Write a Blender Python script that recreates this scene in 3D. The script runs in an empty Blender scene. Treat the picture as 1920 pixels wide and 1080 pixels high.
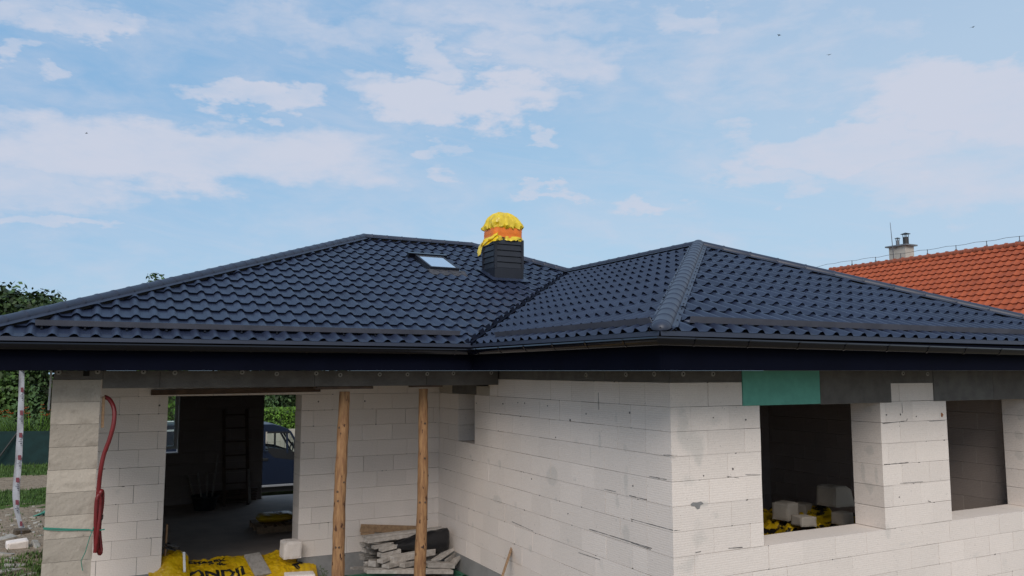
import bpy, bmesh, math, random
from mathutils import Vector, Matrix, noise
R = math.radians
rnd = random.Random(7)
scene = bpy.context.scene
COL = scene.collection

# ------------------------------------------------------------------ camera
EZ = 3.15
PITCH = math.atan(155 / 1500.0)
YAW = R(27.5)
cam_d = bpy.data.cameras.new('camera')
cam_d.sensor_width = 36.0
cam_d.lens = 1500.0 * 36 / 1920
cam_d.clip_end = 3000
cam_d.clip_start = 0.05
cam = bpy.data.objects.new('camera', cam_d)
COL.objects.link(cam)
cam.location = (0, 0, EZ)
cam.rotation_euler = (R(90) + PITCH, 0, -YAW)
scene.camera = cam

FW = Vector((math.sin(YAW) * math.cos(PITCH), math.cos(YAW) * math.cos(PITCH), math.sin(PITCH)))
RT = Vector((math.cos(YAW), -math.sin(YAW), 0))
UP = RT.cross(FW)
EYE = Vector((0, 0, EZ))
def ray(px, py): return FW + RT * ((px - 960) / 1500.0) - UP * ((py - 540) / 1500.0)
def at(px, py, Y): d = ray(px, py); return EYE + d * (Y / d.y)
def atX(px, py, X): d = ray(px, py); return EYE + d * (X / d.x)
def atZ(px, py, Z): d = ray(px, py); return EYE + d * ((Z - EZ) / d.z)

# ------------------------------------------------------------------ light
SUN_EL, SUN_AZ = 39.0, 213.0      # azimuth clockwise from +Y : light comes from behind the camera
sun_d = bpy.data.lights.new('sun', 'SUN')
sun_d.energy = 1.5
sun_d.angle = R(30)
sun_d.color = (1.0, 0.915, 0.83)
sun = bpy.data.objects.new('sun', sun_d)
COL.objects.link(sun)
sdir = Vector((math.sin(R(SUN_AZ)) * math.cos(R(SUN_EL)), math.cos(R(SUN_AZ)) * math.cos(R(SUN_EL)), math.sin(R(SUN_EL))))
sun.rotation_euler = (-sdir).to_track_quat('-Z', 'Y').to_euler()

world = bpy.data.worlds.new('World')
scene.world = world
world.use_nodes = True
SKY_STRENGTH = 0.10
def build_world():
    nt = world.node_tree; N = nt.nodes; L = nt.links
    N.clear()
    out = N.new('ShaderNodeOutputWorld'); bg = N.new('ShaderNodeBackground')
    L.new(bg.outputs[0], out.inputs[0]); bg.inputs[1].default_value = SKY_STRENGTH
    sky = N.new('ShaderNodeTexSky'); sky.sky_type = 'NISHITA'; sky.sun_disc = False
    sky.sun_elevation = R(SUN_EL); sky.sun_rotation = R(SUN_AZ)
    sky.air_density = 1.0; sky.dust_density = 1.2; sky.ozone_density = 1.3; sky.altitude = 200
    tc = N.new('ShaderNodeTexCoord'); sep = N.new('ShaderNodeSeparateXYZ')
    L.new(tc.outputs['Generated'], sep.inputs[0])
    def m(op, a, b=None, c=None):
        n = N.new('ShaderNodeMath'); n.operation = op
        for i, v in enumerate((a, b, c)):
            if v is None: continue
            if isinstance(v, (int, float)): n.inputs[i].default_value = v
            else: L.new(v, n.inputs[i])
        return n.outputs[0]
    X, Y, Z = sep.outputs
    az = m('ARCTAN2', X, Y)            # radians, clockwise from +Y
    el = m('ARCSINE', Z)
    def comb(a, b, c=0.0):
        n = N.new('ShaderNodeCombineXYZ')
        for i, v in enumerate((a, b, c)):
            if isinstance(v, (int, float)): n.inputs[i].default_value = v
            else: L.new(v, n.inputs[i])
        return n.outputs[0]
    def nz(vec, scale, det, rough=0.55, dist=0.0):
        n = N.new('ShaderNodeTexNoise'); n.inputs['Scale'].default_value = scale
        n.inputs['Detail'].default_value = det; n.inputs['Roughness'].default_value = rough
        n.inputs['Distortion'].default_value = dist
        L.new(vec, n.inputs['Vector']); return n.outputs[0]
    def sstep(v, a, b):
        n = N.new('ShaderNodeMapRange'); n.interpolation_type = 'SMOOTHSTEP'
        L.new(v, n.inputs[0]); n.inputs[1].default_value = a; n.inputs[2].default_value = b
        return n.outputs[0]
    vec = comb(m('MULTIPLY', az, 1.0), m('MULTIPLY', el, 2.6))
    n_big = nz(vec, 5.0, 8, 0.6, 0.3)
    n_fine = nz(vec, 16.0, 8, 0.62, 0.4)
    n_wisp = nz(comb(m('MULTIPLY', az, 1.0), m('ADD', m('MULTIPLY', el, 5.5), m('MULTIPLY', az, 0.9))), 3.0, 9, 0.65, 0.6)
    w1 = nz(vec, 7.0, 5, 0.6); w2 = nz(comb(m('ADD', az, 3.1), m('MULTIPLY', el, 2.2)), 9.0, 5, 0.6)
    azw = m('ADD', az, m('MULTIPLY', m('SUBTRACT', w1, 0.5), 0.30)); elw = m('ADD', el, m('MULTIPLY', m('SUBTRACT', w2, 0.5), 0.13))
    # clouds seen in the photograph: (pixel x, y, half width, half height, strength)
    clouds = [(330, 290, 430, 78, 1.35), (60, 330, 260, 62, 0.85), (860, 190, 215, 52, 1.7), (830, 105, 60, 42, 0.9),
              (480, 182, 105, 26, 1.0), (1010, 100, 130, 60, 0.7), (980, 20, 280, 45, 0.55), (1290, 30, 70, 50, 0.7),
              (1820, 190, 330, 95, 1.7), (1600, 285, 250, 50, 1.3), (1800, 300, 320, 110, 0.8), (1440, 335, 120, 35, 0.9),
              (1200, 388, 85, 20, 0.85), (1045, 360, 42, 12, 0.8), (1018, 262, 42, 20, 0.95), (855, 288, 38, 26, 0.75),
              (180, 45, 120, 32, 0.8), (70, 5, 140, 30, 0.7), (30, 115, 40, 22, 0.6), (90, 412, 160, 16, 0.6),
              (620, 60, 260, 42, 0.35), (1500, 100, 300, 90, 0.28)]
    field = None
    for (px, py, hw, hh, st) in clouds:
        d = ray(px, py).normalized(); a0 = math.atan2(d.x, d.y); e0 = math.asin(d.z)
        d2 = ray(px + hw, py).normalized(); d3 = ray(px, py - hh).normalized()
        ra = abs(math.atan2(d2.x, d2.y) - a0) + 1e-4; re = abs(math.asin(d3.z) - e0) + 1e-4
        tilt = (math.asin(d2.z) - e0) / ra     # keep ellipse long axis level in the picture of the sky
        da = m('SUBTRACT', azw, a0)
        de = m('SUBTRACT', m('SUBTRACT', elw, e0), m('MULTIPLY', da, tilt))
        q = m('ADD', m('POWER', m('ABSOLUTE', m('DIVIDE', da, ra)), 2.0), m('POWER', m('ABSOLUTE', m('DIVIDE', de, re)), 2.0))
        v = m('MULTIPLY', m('SUBTRACT', 1.0, m('MINIMUM', q, 1.75)), st)
        v = m('MINIMUM', v, 0.62 * st)
        field = v if field is None else m('MAXIMUM', field, v)
    f = m('ADD', field, m('MULTIPLY', m('SUBTRACT', n_big, 0.5), 2.0))
    f = m('ADD', f, m('MULTIPLY', m('SUBTRACT', n_fine, 0.5), 1.1))
    mask = m('MULTIPLY', sstep(f, -0.75, 1.1), 0.93)
    wisp = m('MULTIPLY', sstep(n_wisp, 0.34, 0.78), 0.46)
    # broken cloud over the unseen sky, brightened to fill the walls
    gen = m('MULTIPLY', sstep(n_big, 0.45, 0.7), 0.75)
    behind = sstep(m('ABSOLUTE', m('SUBTRACT', az, YAW)), 0.75, 1.3)
    haze = m('MULTIPLY', sstep(m('ADD', azw, m('MULTIPLY', m('SUBTRACT', elw, 0.2), 1.2)), YAW - 0.05, YAW + 0.65), 0.30)
    mask = m('MAXIMUM', mask, haze)
    mask = m('MAXIMUM', m('MAXIMUM', mask, wisp), m('MULTIPLY', gen, behind))
    mask = m('MULTIPLY', mask, sstep(el, -0.02, 0.05))
    # milky air lifts the blue of the clear parts
    veil = N.new('ShaderNodeMix'); veil.data_type = 'RGBA'; veil.inputs[0].default_value = 0.88
    gr = N.new('ShaderNodeMix'); gr.data_type = 'RGBA'; L.new(sstep(m('ADD', el, m('MULTIPLY', m('SUBTRACT', azw, YAW), -0.28)), 0.05, 0.55), gr.inputs[0])
    gr.inputs[6].default_value = (2.85, 4.25, 5.55, 1); gr.inputs[7].default_value = (1.65, 3.2, 5.1, 1)
    L.new(sky.outputs[0], veil.inputs[6]); L.new(gr.outputs[2], veil.inputs[7])
    mix = N.new('ShaderNodeMix'); mix.data_type = 'RGBA'
    L.new(mask, mix.inputs[0]); L.new(veil.outputs[2], mix.inputs[6]); cc = N.new('ShaderNodeMix'); cc.data_type = 'RGBA'; L.new(behind, cc.inputs[0])
    cc.inputs[6].default_value = (4.3, 4.55, 5.35, 1); cc.inputs[7].default_value = (7.4, 6.7, 6.2, 1); L.new(cc.outputs[2], mix.inputs[7])  # unseen cloud behind the camera made warm and bright as wall fill
    L.new(mix.outputs[2], bg.inputs[0])
build_world()

scene.view_settings.view_transform = 'Standard'
scene.view_settings.look = 'None'
scene.view_settings.gamma = 1
scene.view_settings.exposure = 0.5

# ------------------------------------------------------------------ helpers
def tag(o, label=None, cat=None, group=None, kind=None):
    if label: o['label'] = label
    if cat: o['category'] = cat
    if group: o['group'] = group
    if kind: o['kind'] = kind
    return o

def empty(name, loc=(0, 0, 0), rz=0.0, label=None, cat=None, group=None):
    o = bpy.data.objects.new(name, None); COL.objects.link(o)
    o.location = loc; o.rotation_euler = (0, 0, rz); o.empty_display_size = 0.2
    return tag(o, label, cat, group)

class MB:
    """collects shapes, then links them as one mesh object"""
    def __init__(s): s.v = []; s.f = []; s.mi = []; s.tone = []; s.stain = []; s.mat = 0; s.t = 0.5
    def vert(s, p, tone=None, stain=0.0):
        s.v.append(tuple(p)); s.tone.append(s.t if tone is None else tone); s.stain.append(stain); return len(s.v) - 1
    def face(s, idx): s.f.append(tuple(idx)); s.mi.append(s.mat)
    def poly(s, pts): s.face([s.vert(p) for p in pts])
    def box(s, a, b, M=None):
        x0, y0, z0 = a; x1, y1, z1 = b
        P = [Vector((x, y, z)) for z in (z0, z1) for (x, y) in ((x0, y0), (x1, y0), (x1, y1), (x0, y1))]
        if M is not None: P = [M @ p for p in P]
        i = [s.vert(p) for p in P]
        for q in ((3, 2, 1, 0), (4, 5, 6, 7), (0, 1, 5, 4), (1, 2, 6, 5), (2, 3, 7, 6), (3, 0, 4, 7)): s.face([i[k] for k in q])
    def bar(s, p, q, w, h, roll=0.0, up=Vector((0, 0, 1))):
        p = Vector(p); q = Vector(q); d = q - p; L = d.length; d.normalize()
        x = d.cross(up)
        if x.length < 1e-4: x = d.cross(Vector((0, 1, 0)))
        x.normalize(); z = x.cross(d)
        if roll: x, z = x * math.cos(roll) + z * math.sin(roll), z * math.cos(roll) - x * math.sin(roll)
        M = Matrix(((x.x, d.x, z.x, p.x), (x.y, d.y, z.y, p.y), (x.z, d.z, z.z, p.z), (0, 0, 0, 1)))
        s.box((-w / 2, 0, -h / 2), (w / 2, L, h / 2), M)
    def tube(s, pts, rad, n=10, cap=True, jit=0.0):
        pts = [Vector(p) for p in pts]; rs = rad if isinstance(rad, (list, tuple)) else [rad] * len(pts)
        rings = []; prev = None
        for i, p in enumerate(pts):
            d = (pts[min(i + 1, len(pts) - 1)] - pts[max(i - 1, 0)]).normalized()
            if prev is None:
                a = Vector((0, 0, 1)) if abs(d.z) < .9 else Vector((1, 0, 0))
                x = d.cross(a).normalized()
            else: x = (prev - d * prev.dot(d)).normalized()
            prev = x; y = d.cross(x)
            ring = []
            for k in range(n):
                a = 2 * math.pi * k / n; r = rs[i] * (1 + jit * rnd.uniform(-1, 1))
                ring.append(s.vert(p + x * math.cos(a) * r + y * math.sin(a) * r))
            rings.append(ring)
        for a, b in zip(rings, rings[1:]):
            for k in range(n): s.face((a[k], a[(k + 1) % n], b[(k + 1) % n], b[k]))
        if cap: s.face(rings[0][::-1]); s.face(rings[-1])
    def prism(s, outline, d0, d1):
        """outline: list of 3D points, extruded from +d0 to +d1 (vectors)"""
        d0 = Vector(d0); d1 = Vector(d1)
        a = [s.vert(Vector(p) + d0) for p in outline]; b = [s.vert(Vector(p) + d1) for p in outline]
        n = len(a)
        s.face(a[::-1]); s.face(b)
        for k in range(n): s.face((a[k], a[(k + 1) % n], b[(k + 1) % n], b[k]))
    def build(s, name, mats, parent=None, smooth=None, bevel=0.0, fixn=True):
        me = bpy.data.meshes.new(name)
        me.from_pydata(s.v, [], s.f)
        if not isinstance(mats, (list, tuple)): mats = [mats]
        for m_ in mats: me.materials.append(m_)
        for i, p in enumerate(me.polygons): p.material_index = s.mi[i]
        a = me.attributes.new('tone', 'FLOAT', 'POINT'); a.data.foreach_set('value', s.tone)
        a = me.attributes.new('stain', 'FLOAT', 'POINT'); a.data.foreach_set('value', s.stain)
        if fixn:
            bm = bmesh.new(); bm.from_mesh(me); bmesh.ops.recalc_face_normals(bm, faces=bm.faces)
            if bevel > 0:
                bmesh.ops.bevel(bm, geom=list(bm.edges), offset=bevel, segments=1, affect='EDGES', clamp_overlap=True)
            bm.to_mesh(me); bm.free()
        if smooth is not None:
            for p in me.polygons: p.use_smooth = True
            me.set_sharp_from_angle(angle=R(smooth))
        me.update()
        o = bpy.data.objects.new(name, me); COL.objects.link(o)
        if parent is not None: o.parent = parent
        return o

def copy_tree(o, parent=None):
    c = o.copy(); COL.objects.link(c); c.parent = parent
    for ch in list(o.children): copy_tree(ch, c)
    return c

# ------------------------------------------------------------------ materials
def mat(name, col, rough=0.7, metal=0.0, var=0.0, vscale=6.0, col2=None, bump=0.0, bscale=30.0, tone=0.0, stretch=(1, 1, 1), spec=0.5, ramp=(0.4, 0.62)):
    m_ = bpy.data.materials.new(name); m_.use_nodes = True
    nt = m_.node_tree; N = nt.nodes; L = nt.links
    b = N['Principled BSDF']; b.inputs['Roughness'].default_value = rough; b.inputs['Metallic'].default_value = metal
    b.inputs['Specular IOR Level'].default_value = spec
    b.inputs['Base Color'].default_value = (*col, 1)
    tc = N.new('ShaderNodeTexCoord'); mp = N.new('ShaderNodeMapping'); mp.inputs['Scale'].default_value = stretch
    L.new(tc.outputs['Object'], mp.inputs[0])
    cur = None
    if col2 is not None or var:
        n = N.new('ShaderNodeTexNoise'); n.inputs['Scale'].default_value = vscale; n.inputs['Detail'].default_value = 7
        n.inputs['Roughness'].default_value = 0.62
        L.new(mp.outputs[0], n.inputs['Vector'])
        r = N.new('ShaderNodeMapRange'); r.inputs[1].default_value = ramp[0]; r.inputs[2].default_value = ramp[1]
        L.new(n.outputs[0], r.inputs[0])
        mx = N.new('ShaderNodeMix'); mx.data_type = 'RGBA'
        c2 = col2 if col2 is not None else tuple(c * (1 - var) for c in col)
        mx.inputs[6].default_value = (*col, 1); mx.inputs[7].default_value = (*c2, 1)
        L.new(r.outputs[0], mx.inputs[0]); cur = mx.outputs[2]
    if tone:
        at_ = N.new('ShaderNodeAttribute'); at_.attribute_name = 'tone'
        r = N.new('ShaderNodeMapRange'); r.inputs[3].default_value = 1 - tone; r.inputs[4].default_value = 1 + tone
        L.new(at_.outputs['Fac'], r.inputs[0])
        v = N.new('ShaderNodeVectorMath'); v.operation = 'SCALE'
        if cur is None: v.inputs[0].default_value = col
        else: L.new(cur, v.inputs[0])
        L.new(r.outputs[0], v.inputs['Scale']); cur = v.outputs[0]
    if cur is not None: L.new(cur, b.inputs['Base Color'])
    if bump:
        n = N.new('ShaderNodeTexNoise'); n.inputs['Scale'].default_value = bscale; n.inputs['Detail'].default_value = 6
        L.new(mp.outputs[0], n.inputs['Vector'])
        bp = N.new('ShaderNodeBump'); bp.inputs['Strength'].default_value = bump; bp.inputs['Distance'].default_value = 0.02
        L.new(n.outputs[0], bp.inputs['Height']); L.new(bp.outputs[0], b.inputs['Normal'])
    return m_

def block_material(name, base, grey, rough_tex=0.25, wave=.25, tones=(.94, 1.03)):
    m_ = bpy.data.materials.new(name); m_.use_nodes = True
    nt = m_.node_tree; N = nt.nodes; L = nt.links; b = N['Principled BSDF']
    b.inputs['Roughness'].default_value = 0.92; b.inputs['Specular IOR Level'].default_value = 0.15
    tc = N.new('ShaderNodeTexCoord')
    def nz(scale, det, vec=None, rough=.6):
        n = N.new('ShaderNodeTexNoise'); n.inputs['Scale'].default_value = scale; n.inputs['Detail'].default_value = det
        n.inputs['Roughness'].default_value = rough
        L.new(vec or tc.outputs['Object'], n.inputs['Vector']); return n.outputs[0]
    def rng(v, a, b_, c, d):
        r = N.new('ShaderNodeMapRange'); L.new(v, r.inputs[0])
        for i, x in enumerate((a, b_, c, d)): r.inputs[i + 1].default_value = x
        return r.outputs[0]
    def math_(op, a, c):
        n = N.new('ShaderNodeMath'); n.operation = op; n.use_clamp = True
        for i, v in enumerate((a, c)):
            if isinstance(v, (int, float)): n.inputs[i].default_value = v
            else: L.new(v, n.inputs[i])
        return n.outputs[0]
    at_ = N.new('ShaderNodeAttribute'); at_.attribute_name = 'tone'
    st = N.new('ShaderNodeAttribute'); st.attribute_name = 'stain'
    # blotchy mortar smears, broken up by noise
    mp = N.new('ShaderNodeMapping'); mp.inputs['Scale'].default_value = (1.3, 1.3, 0.45); L.new(tc.outputs['Object'], mp.inputs[0])
    streak = rng(nz(3.2, 9, mp.outputs[0], .66), .58, .8, 0, .25)
    fine = rng(nz(26, 5), .3, .75, -.12, .12)
    big = rng(nz(1.1, 3), .35, .65, 0, .22)
    s_ = math_('ADD', st.outputs['Fac'], fine)
    s_ = rng(s_, .22, .62, 0, .8)
    s_ = math_('MAXIMUM', s_, streak); s_ = math_('MAXIMUM', s_, big)
    mx = N.new('ShaderNodeMix'); mx.data_type = 'RGBA'
    mx.inputs[6].default_value = (*base, 1); mx.inputs[7].default_value = (*grey, 1); L.new(s_, mx.inputs[0])
    tone = rng(at_.outputs['Fac'], 0, 1, tones[0], tones[1])
    speck = rng(nz(70, 4), .3, .7, .93, 1.05)
    pit = rng(nz(38, 2), .24, .30, .6, 1.0)
    v = N.new('ShaderNodeVectorMath'); v.operation = 'SCALE'; L.new(mx.outputs[2], v.inputs[0])
    t2 = N.new('ShaderNodeMath'); t2.operation = 'MULTIPLY'; L.new(tone, t2.inputs[0]); L.new(speck, t2.inputs[1])
    t3 = N.new('ShaderNodeMath'); t3.operation = 'MULTIPLY'; L.new(t2.outputs[0], t3.inputs[0]); L.new(pit, t3.inputs[1])
    L.new(t3.outputs[0], v.inputs['Scale']); L.new(v.outputs[0], b.inputs['Base Color'])
    # fine horizontal saw marks
    w = N.new('ShaderNodeTexWave'); w.bands_direction = 'Z'; w.inputs['Scale'].default_value = 14; w.inputs['Distortion'].default_value = 1.6
    w.inputs['Detail'].default_value = 2; L.new(tc.outputs['Object'], w.inputs['Vector'])
    add = N.new('ShaderNodeMath'); add.operation = 'ADD'
    L.new(rng(w.outputs['Fac'], 0, 1, 0, wave), add.inputs[0]); L.new(nz(45, 6), add.inputs[1])
    bp = N.new('ShaderNodeBump'); bp.inputs['Strength'].default_value = rough_tex; bp.inputs['Distance'].default_value = 0.012
    L.new(add.outputs[0], bp.inputs['Height']); L.new(bp.outputs[0], b.inputs['Normal'])
    return m_

M = {}
M['block'] = block_material('aerated concrete', (.80, .72, .66), (.64, .595, .55))
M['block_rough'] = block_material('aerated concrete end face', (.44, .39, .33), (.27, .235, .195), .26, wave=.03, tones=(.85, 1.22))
M['core'] = mat('dark joint mortar', (.10, .09, .085), .95)  # dark mortar tone in joints, chips and holes
M['inner2'] = block_material('inner blockwork part darkened as shade', (.42, .35, .31), (.24, .20, .18))  # lighter of two block copies with indoor shade put into the colour
M['inner'] = block_material('inner blockwork darkened as shade', (.30, .25, .225), (.17, .145, .13))  # block colour darkened to stand for the shade indoors
M['metal'] = mat('navy coated sheet steel', (.015, .022, .048), .44, col2=(.021, .031, .062), vscale=2.5, bump=.04, bscale=60, tone=.15, spec=.5)
M['metal_cap'] = mat('navy ridge sheet', (.027, .035, .060), .45, var=.15, vscale=4, spec=.45)
M['cladding'] = mat('anthracite seam cladding', (.012, .014, .023), .45, var=.2, vscale=5)
M['gutter'] = mat('glossy dark gutter', (.003, .0035, .007), .16, spec=.42)
M['fascia'] = mat('navy fascia sheet', (.0025, .0035, .0105), .7, var=.2, vscale=3, spec=.06)
M['guard'] = mat('snow guard sheet', (.13, .135, .165), .6, var=.2, vscale=3, spec=.25)
M['soffit'] = mat('grey membrane', (.10, .10, .10), .9)
M['concrete'] = mat('grey board', (.105, .098, .090), .95, col2=(.14, .13, .12), vscale=5, bump=.25, bscale=50)
M['concrete2'] = mat('light grey board', (.15, .145, .135), .95, col2=(.115, .11, .105), vscale=7, bump=.2, bscale=60)
M['plug'] = mat('plastic plug', (.30, .29, .27), .7)
M['plinth'] = mat('grey plinth slurry', (.27, .265, .26), .9, var=.18, vscale=4, bump=.15, bscale=30)
M['green'] = mat('green foam board', (.13, .42, .33), .8, var=.12, vscale=10)
M['slab'] = mat('screed floor', (.40, .325, .275), .85, col2=(.50, .41, .35), vscale=2.2, bump=.1, bscale=30)
M['wood'] = mat('sawn wood', (.36, .23, .13), .8, col2=(.24, .15, .085), vscale=9, stretch=(3, 3, 3), bump=.2, tone=.3)
M['wood_dark'] = mat('weathered brown board', (.12, .075, .05), .85, col2=(.07, .045, .032), vscale=6, bump=.2)
M['wood_grey'] = mat('weathered grey timber', (.36, .33, .30), .85, col2=(.26, .235, .21), vscale=14, bump=.12, tone=.35)
def post_material():
    m_ = mat('peeled pine log', (.36, .20, .09), .8, col2=(.22, .11, .05), vscale=7, stretch=(5, 5, .8), bump=.35, bscale=9)
    nt = m_.node_tree; N = nt.nodes; L = nt.links; b = N['Principled BSDF']
    src = b.inputs['Base Color'].links[0].from_socket
    tc = N.new('ShaderNodeTexCoord'); mp = N.new('ShaderNodeMapping'); mp.inputs['Scale'].default_value = (1, 1, .35)
    L.new(tc.outputs['Object'], mp.inputs[0])
    n = N.new('ShaderNodeTexNoise'); n.inputs['Scale'].default_value = 22; n.inputs['Detail'].default_value = 3
    L.new(mp.outputs[0], n.inputs['Vector'])
    r = N.new('ShaderNodeMapRange'); r.inputs[1].default_value = .64; r.inputs[2].default_value = .69; L.new(n.outputs[0], r.inputs[0])
    mx = N.new('ShaderNodeMix'); mx.data_type = 'RGBA'; L.new(r.outputs[0], mx.inputs[0]); L.new(src, mx.inputs[6])
    mx.inputs[7].default_value = (.06, .022, .012, 1); L.new(mx.outputs[2], b.inputs['Base Color'])
    return m_
M['log'] = post_material()
M['red'] = mat('red corrugated plastic', (.17, .012, .014), .42, var=.2, vscale=10)
M['strap'] = mat('green strap', (.03, .22, .16), .6)
M['yellow'] = mat('yellow plastic foil', (.62, .40, .008), .34, col2=(.50, .29, .006), vscale=5, bump=1.0, bscale=9, spec=.6)
M['yellow_roof'] = mat('bright yellow foil', (.80, .58, .02), .35, col2=(.66, .46, .015), vscale=6, bump=.4, bscale=20, spec=.6)
M['orange'] = mat('orange wrapping tape', (.92, .22, .02), .45, var=.15, vscale=12)
M['ink'] = mat('black print', (.015, .013, .012), .5)
M['yellow_ink'] = mat('yellow foil with black print', (.62, .40, .008), .35, col2=(.012, .011, .010), vscale=3.5, bump=.8, bscale=10, ramp=(.50, .53), stretch=(1, 1, 2.5))
M['black'] = mat('black plastic foil', (.01, .01, .012), .28, bump=.6, bscale=16)
M['white'] = mat('white plastic', (.72, .72, .72), .4, var=.05)
M['film'] = mat('pale film', (.45, .47, .52), .35, var=.15, vscale=4, bump=.2)
M['red_print'] = mat('dark red print', (.20, .05, .07), .5)
M['grey_print'] = mat('grey print', (.10, .10, .13), .5)
M['rust'] = mat('rust brown chip', (.30, .12, .04), .9)
M['void'] = mat('drill hole', (.012, .011, .010), 1.0)
M['glass'] = mat('skylight glass', (.30, .36, .42), .06, spec=1.0)
M['glass'].node_tree.nodes['Principled BSDF'].inputs['Metallic'].default_value = .85
M['glass'].node_tree.nodes['Principled BSDF'].inputs['Base Color'].default_value = (.8, .84, .88, 1)
M['tile'] = mat('terracotta tile', (.40, .085, .028), .8, col2=(.33, .068, .023), vscale=2, tone=.09, bump=.1)
M['tile_ridge'] = mat('terracotta ridge', (.33, .09, .045), .8, var=.25, vscale=4)
M['render'] = mat('beige render', (.52, .48, .42), .9, var=.12, vscale=3)
M['zinc'] = mat('grey zinc', (.22, .22, .23), .4, metal=.6)
M['wire'] = mat('lightning wire', (.10, .10, .11), .5, metal=.5)
M['van'] = mat('blue van paint', (.008, .015, .036), .3, var=.1, vscale=2, spec=.6)
M['van_dark'] = mat('black trim', (.012, .013, .015), .5)
M['rubber'] = mat('tyre rubber', (.015, .015, .015), .85)
M['rim'] = mat('steel rim', (.35, .36, .38), .35, metal=.7)
M['bark'] = mat('bark', (.10, .075, .05), .95, var=.4, vscale=10, bump=.5)
def leaf_mat(name, a, b_):
    m_ = mat(name, a, .6, col2=b_, vscale=.9, tone=.75, spec=.3)
    return m_
M['leaf_dark'] = leaf_mat('dark foliage', (.030, .055, .018), (.045, .08, .022))
M['leaf_mid'] = leaf_mat('mid foliage', (.05, .10, .022), (.075, .13, .03))
M['leaf_light'] = leaf_mat('hedge foliage', (.10, .20, .02), (.07, .14, .018))
M['netting'] = mat('green shade net', (.008, .035, .035), .9, var=.3, vscale=3)
M['flower'] = mat('orange blossom', (.55, .13, .02), .7)
M['wall_pale'] = mat('pale concrete fence', (.46, .43, .37), .9, var=.18, vscale=2)
M['stone'] = mat('broken concrete', (.40, .37, .32), .95, var=.3, vscale=8, bump=.4)
M['iron'] = mat('dark iron', (.03, .03, .03), .6)
def glass_clear():
    m_ = bpy.data.materials.new('window glass'); m_.use_nodes = True
    nt = m_.node_tree; N = nt.nodes; L = nt.links; N.remove(N['Principled BSDF'])
    g = N.new('ShaderNodeBsdfGlossy'); g.inputs['Roughness'].default_value = .03
    t = N.new('ShaderNodeBsdfTransparent'); t.inputs[0].default_value = (.75, .82, .8, 1)
    mx = N.new('ShaderNodeMixShader'); fr = N.new('ShaderNodeFresnel'); fr.inputs[0].default_value = 1.5
    L.new(fr.outputs[0], mx.inputs[0]); L.new(t.outputs[0], mx.inputs[1]); L.new(g.outputs[0], mx.inputs[2])
    L.new(mx.outputs[0], N['Material Output'].inputs[0]); return m_
M['pane'] = glass_clear()

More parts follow.
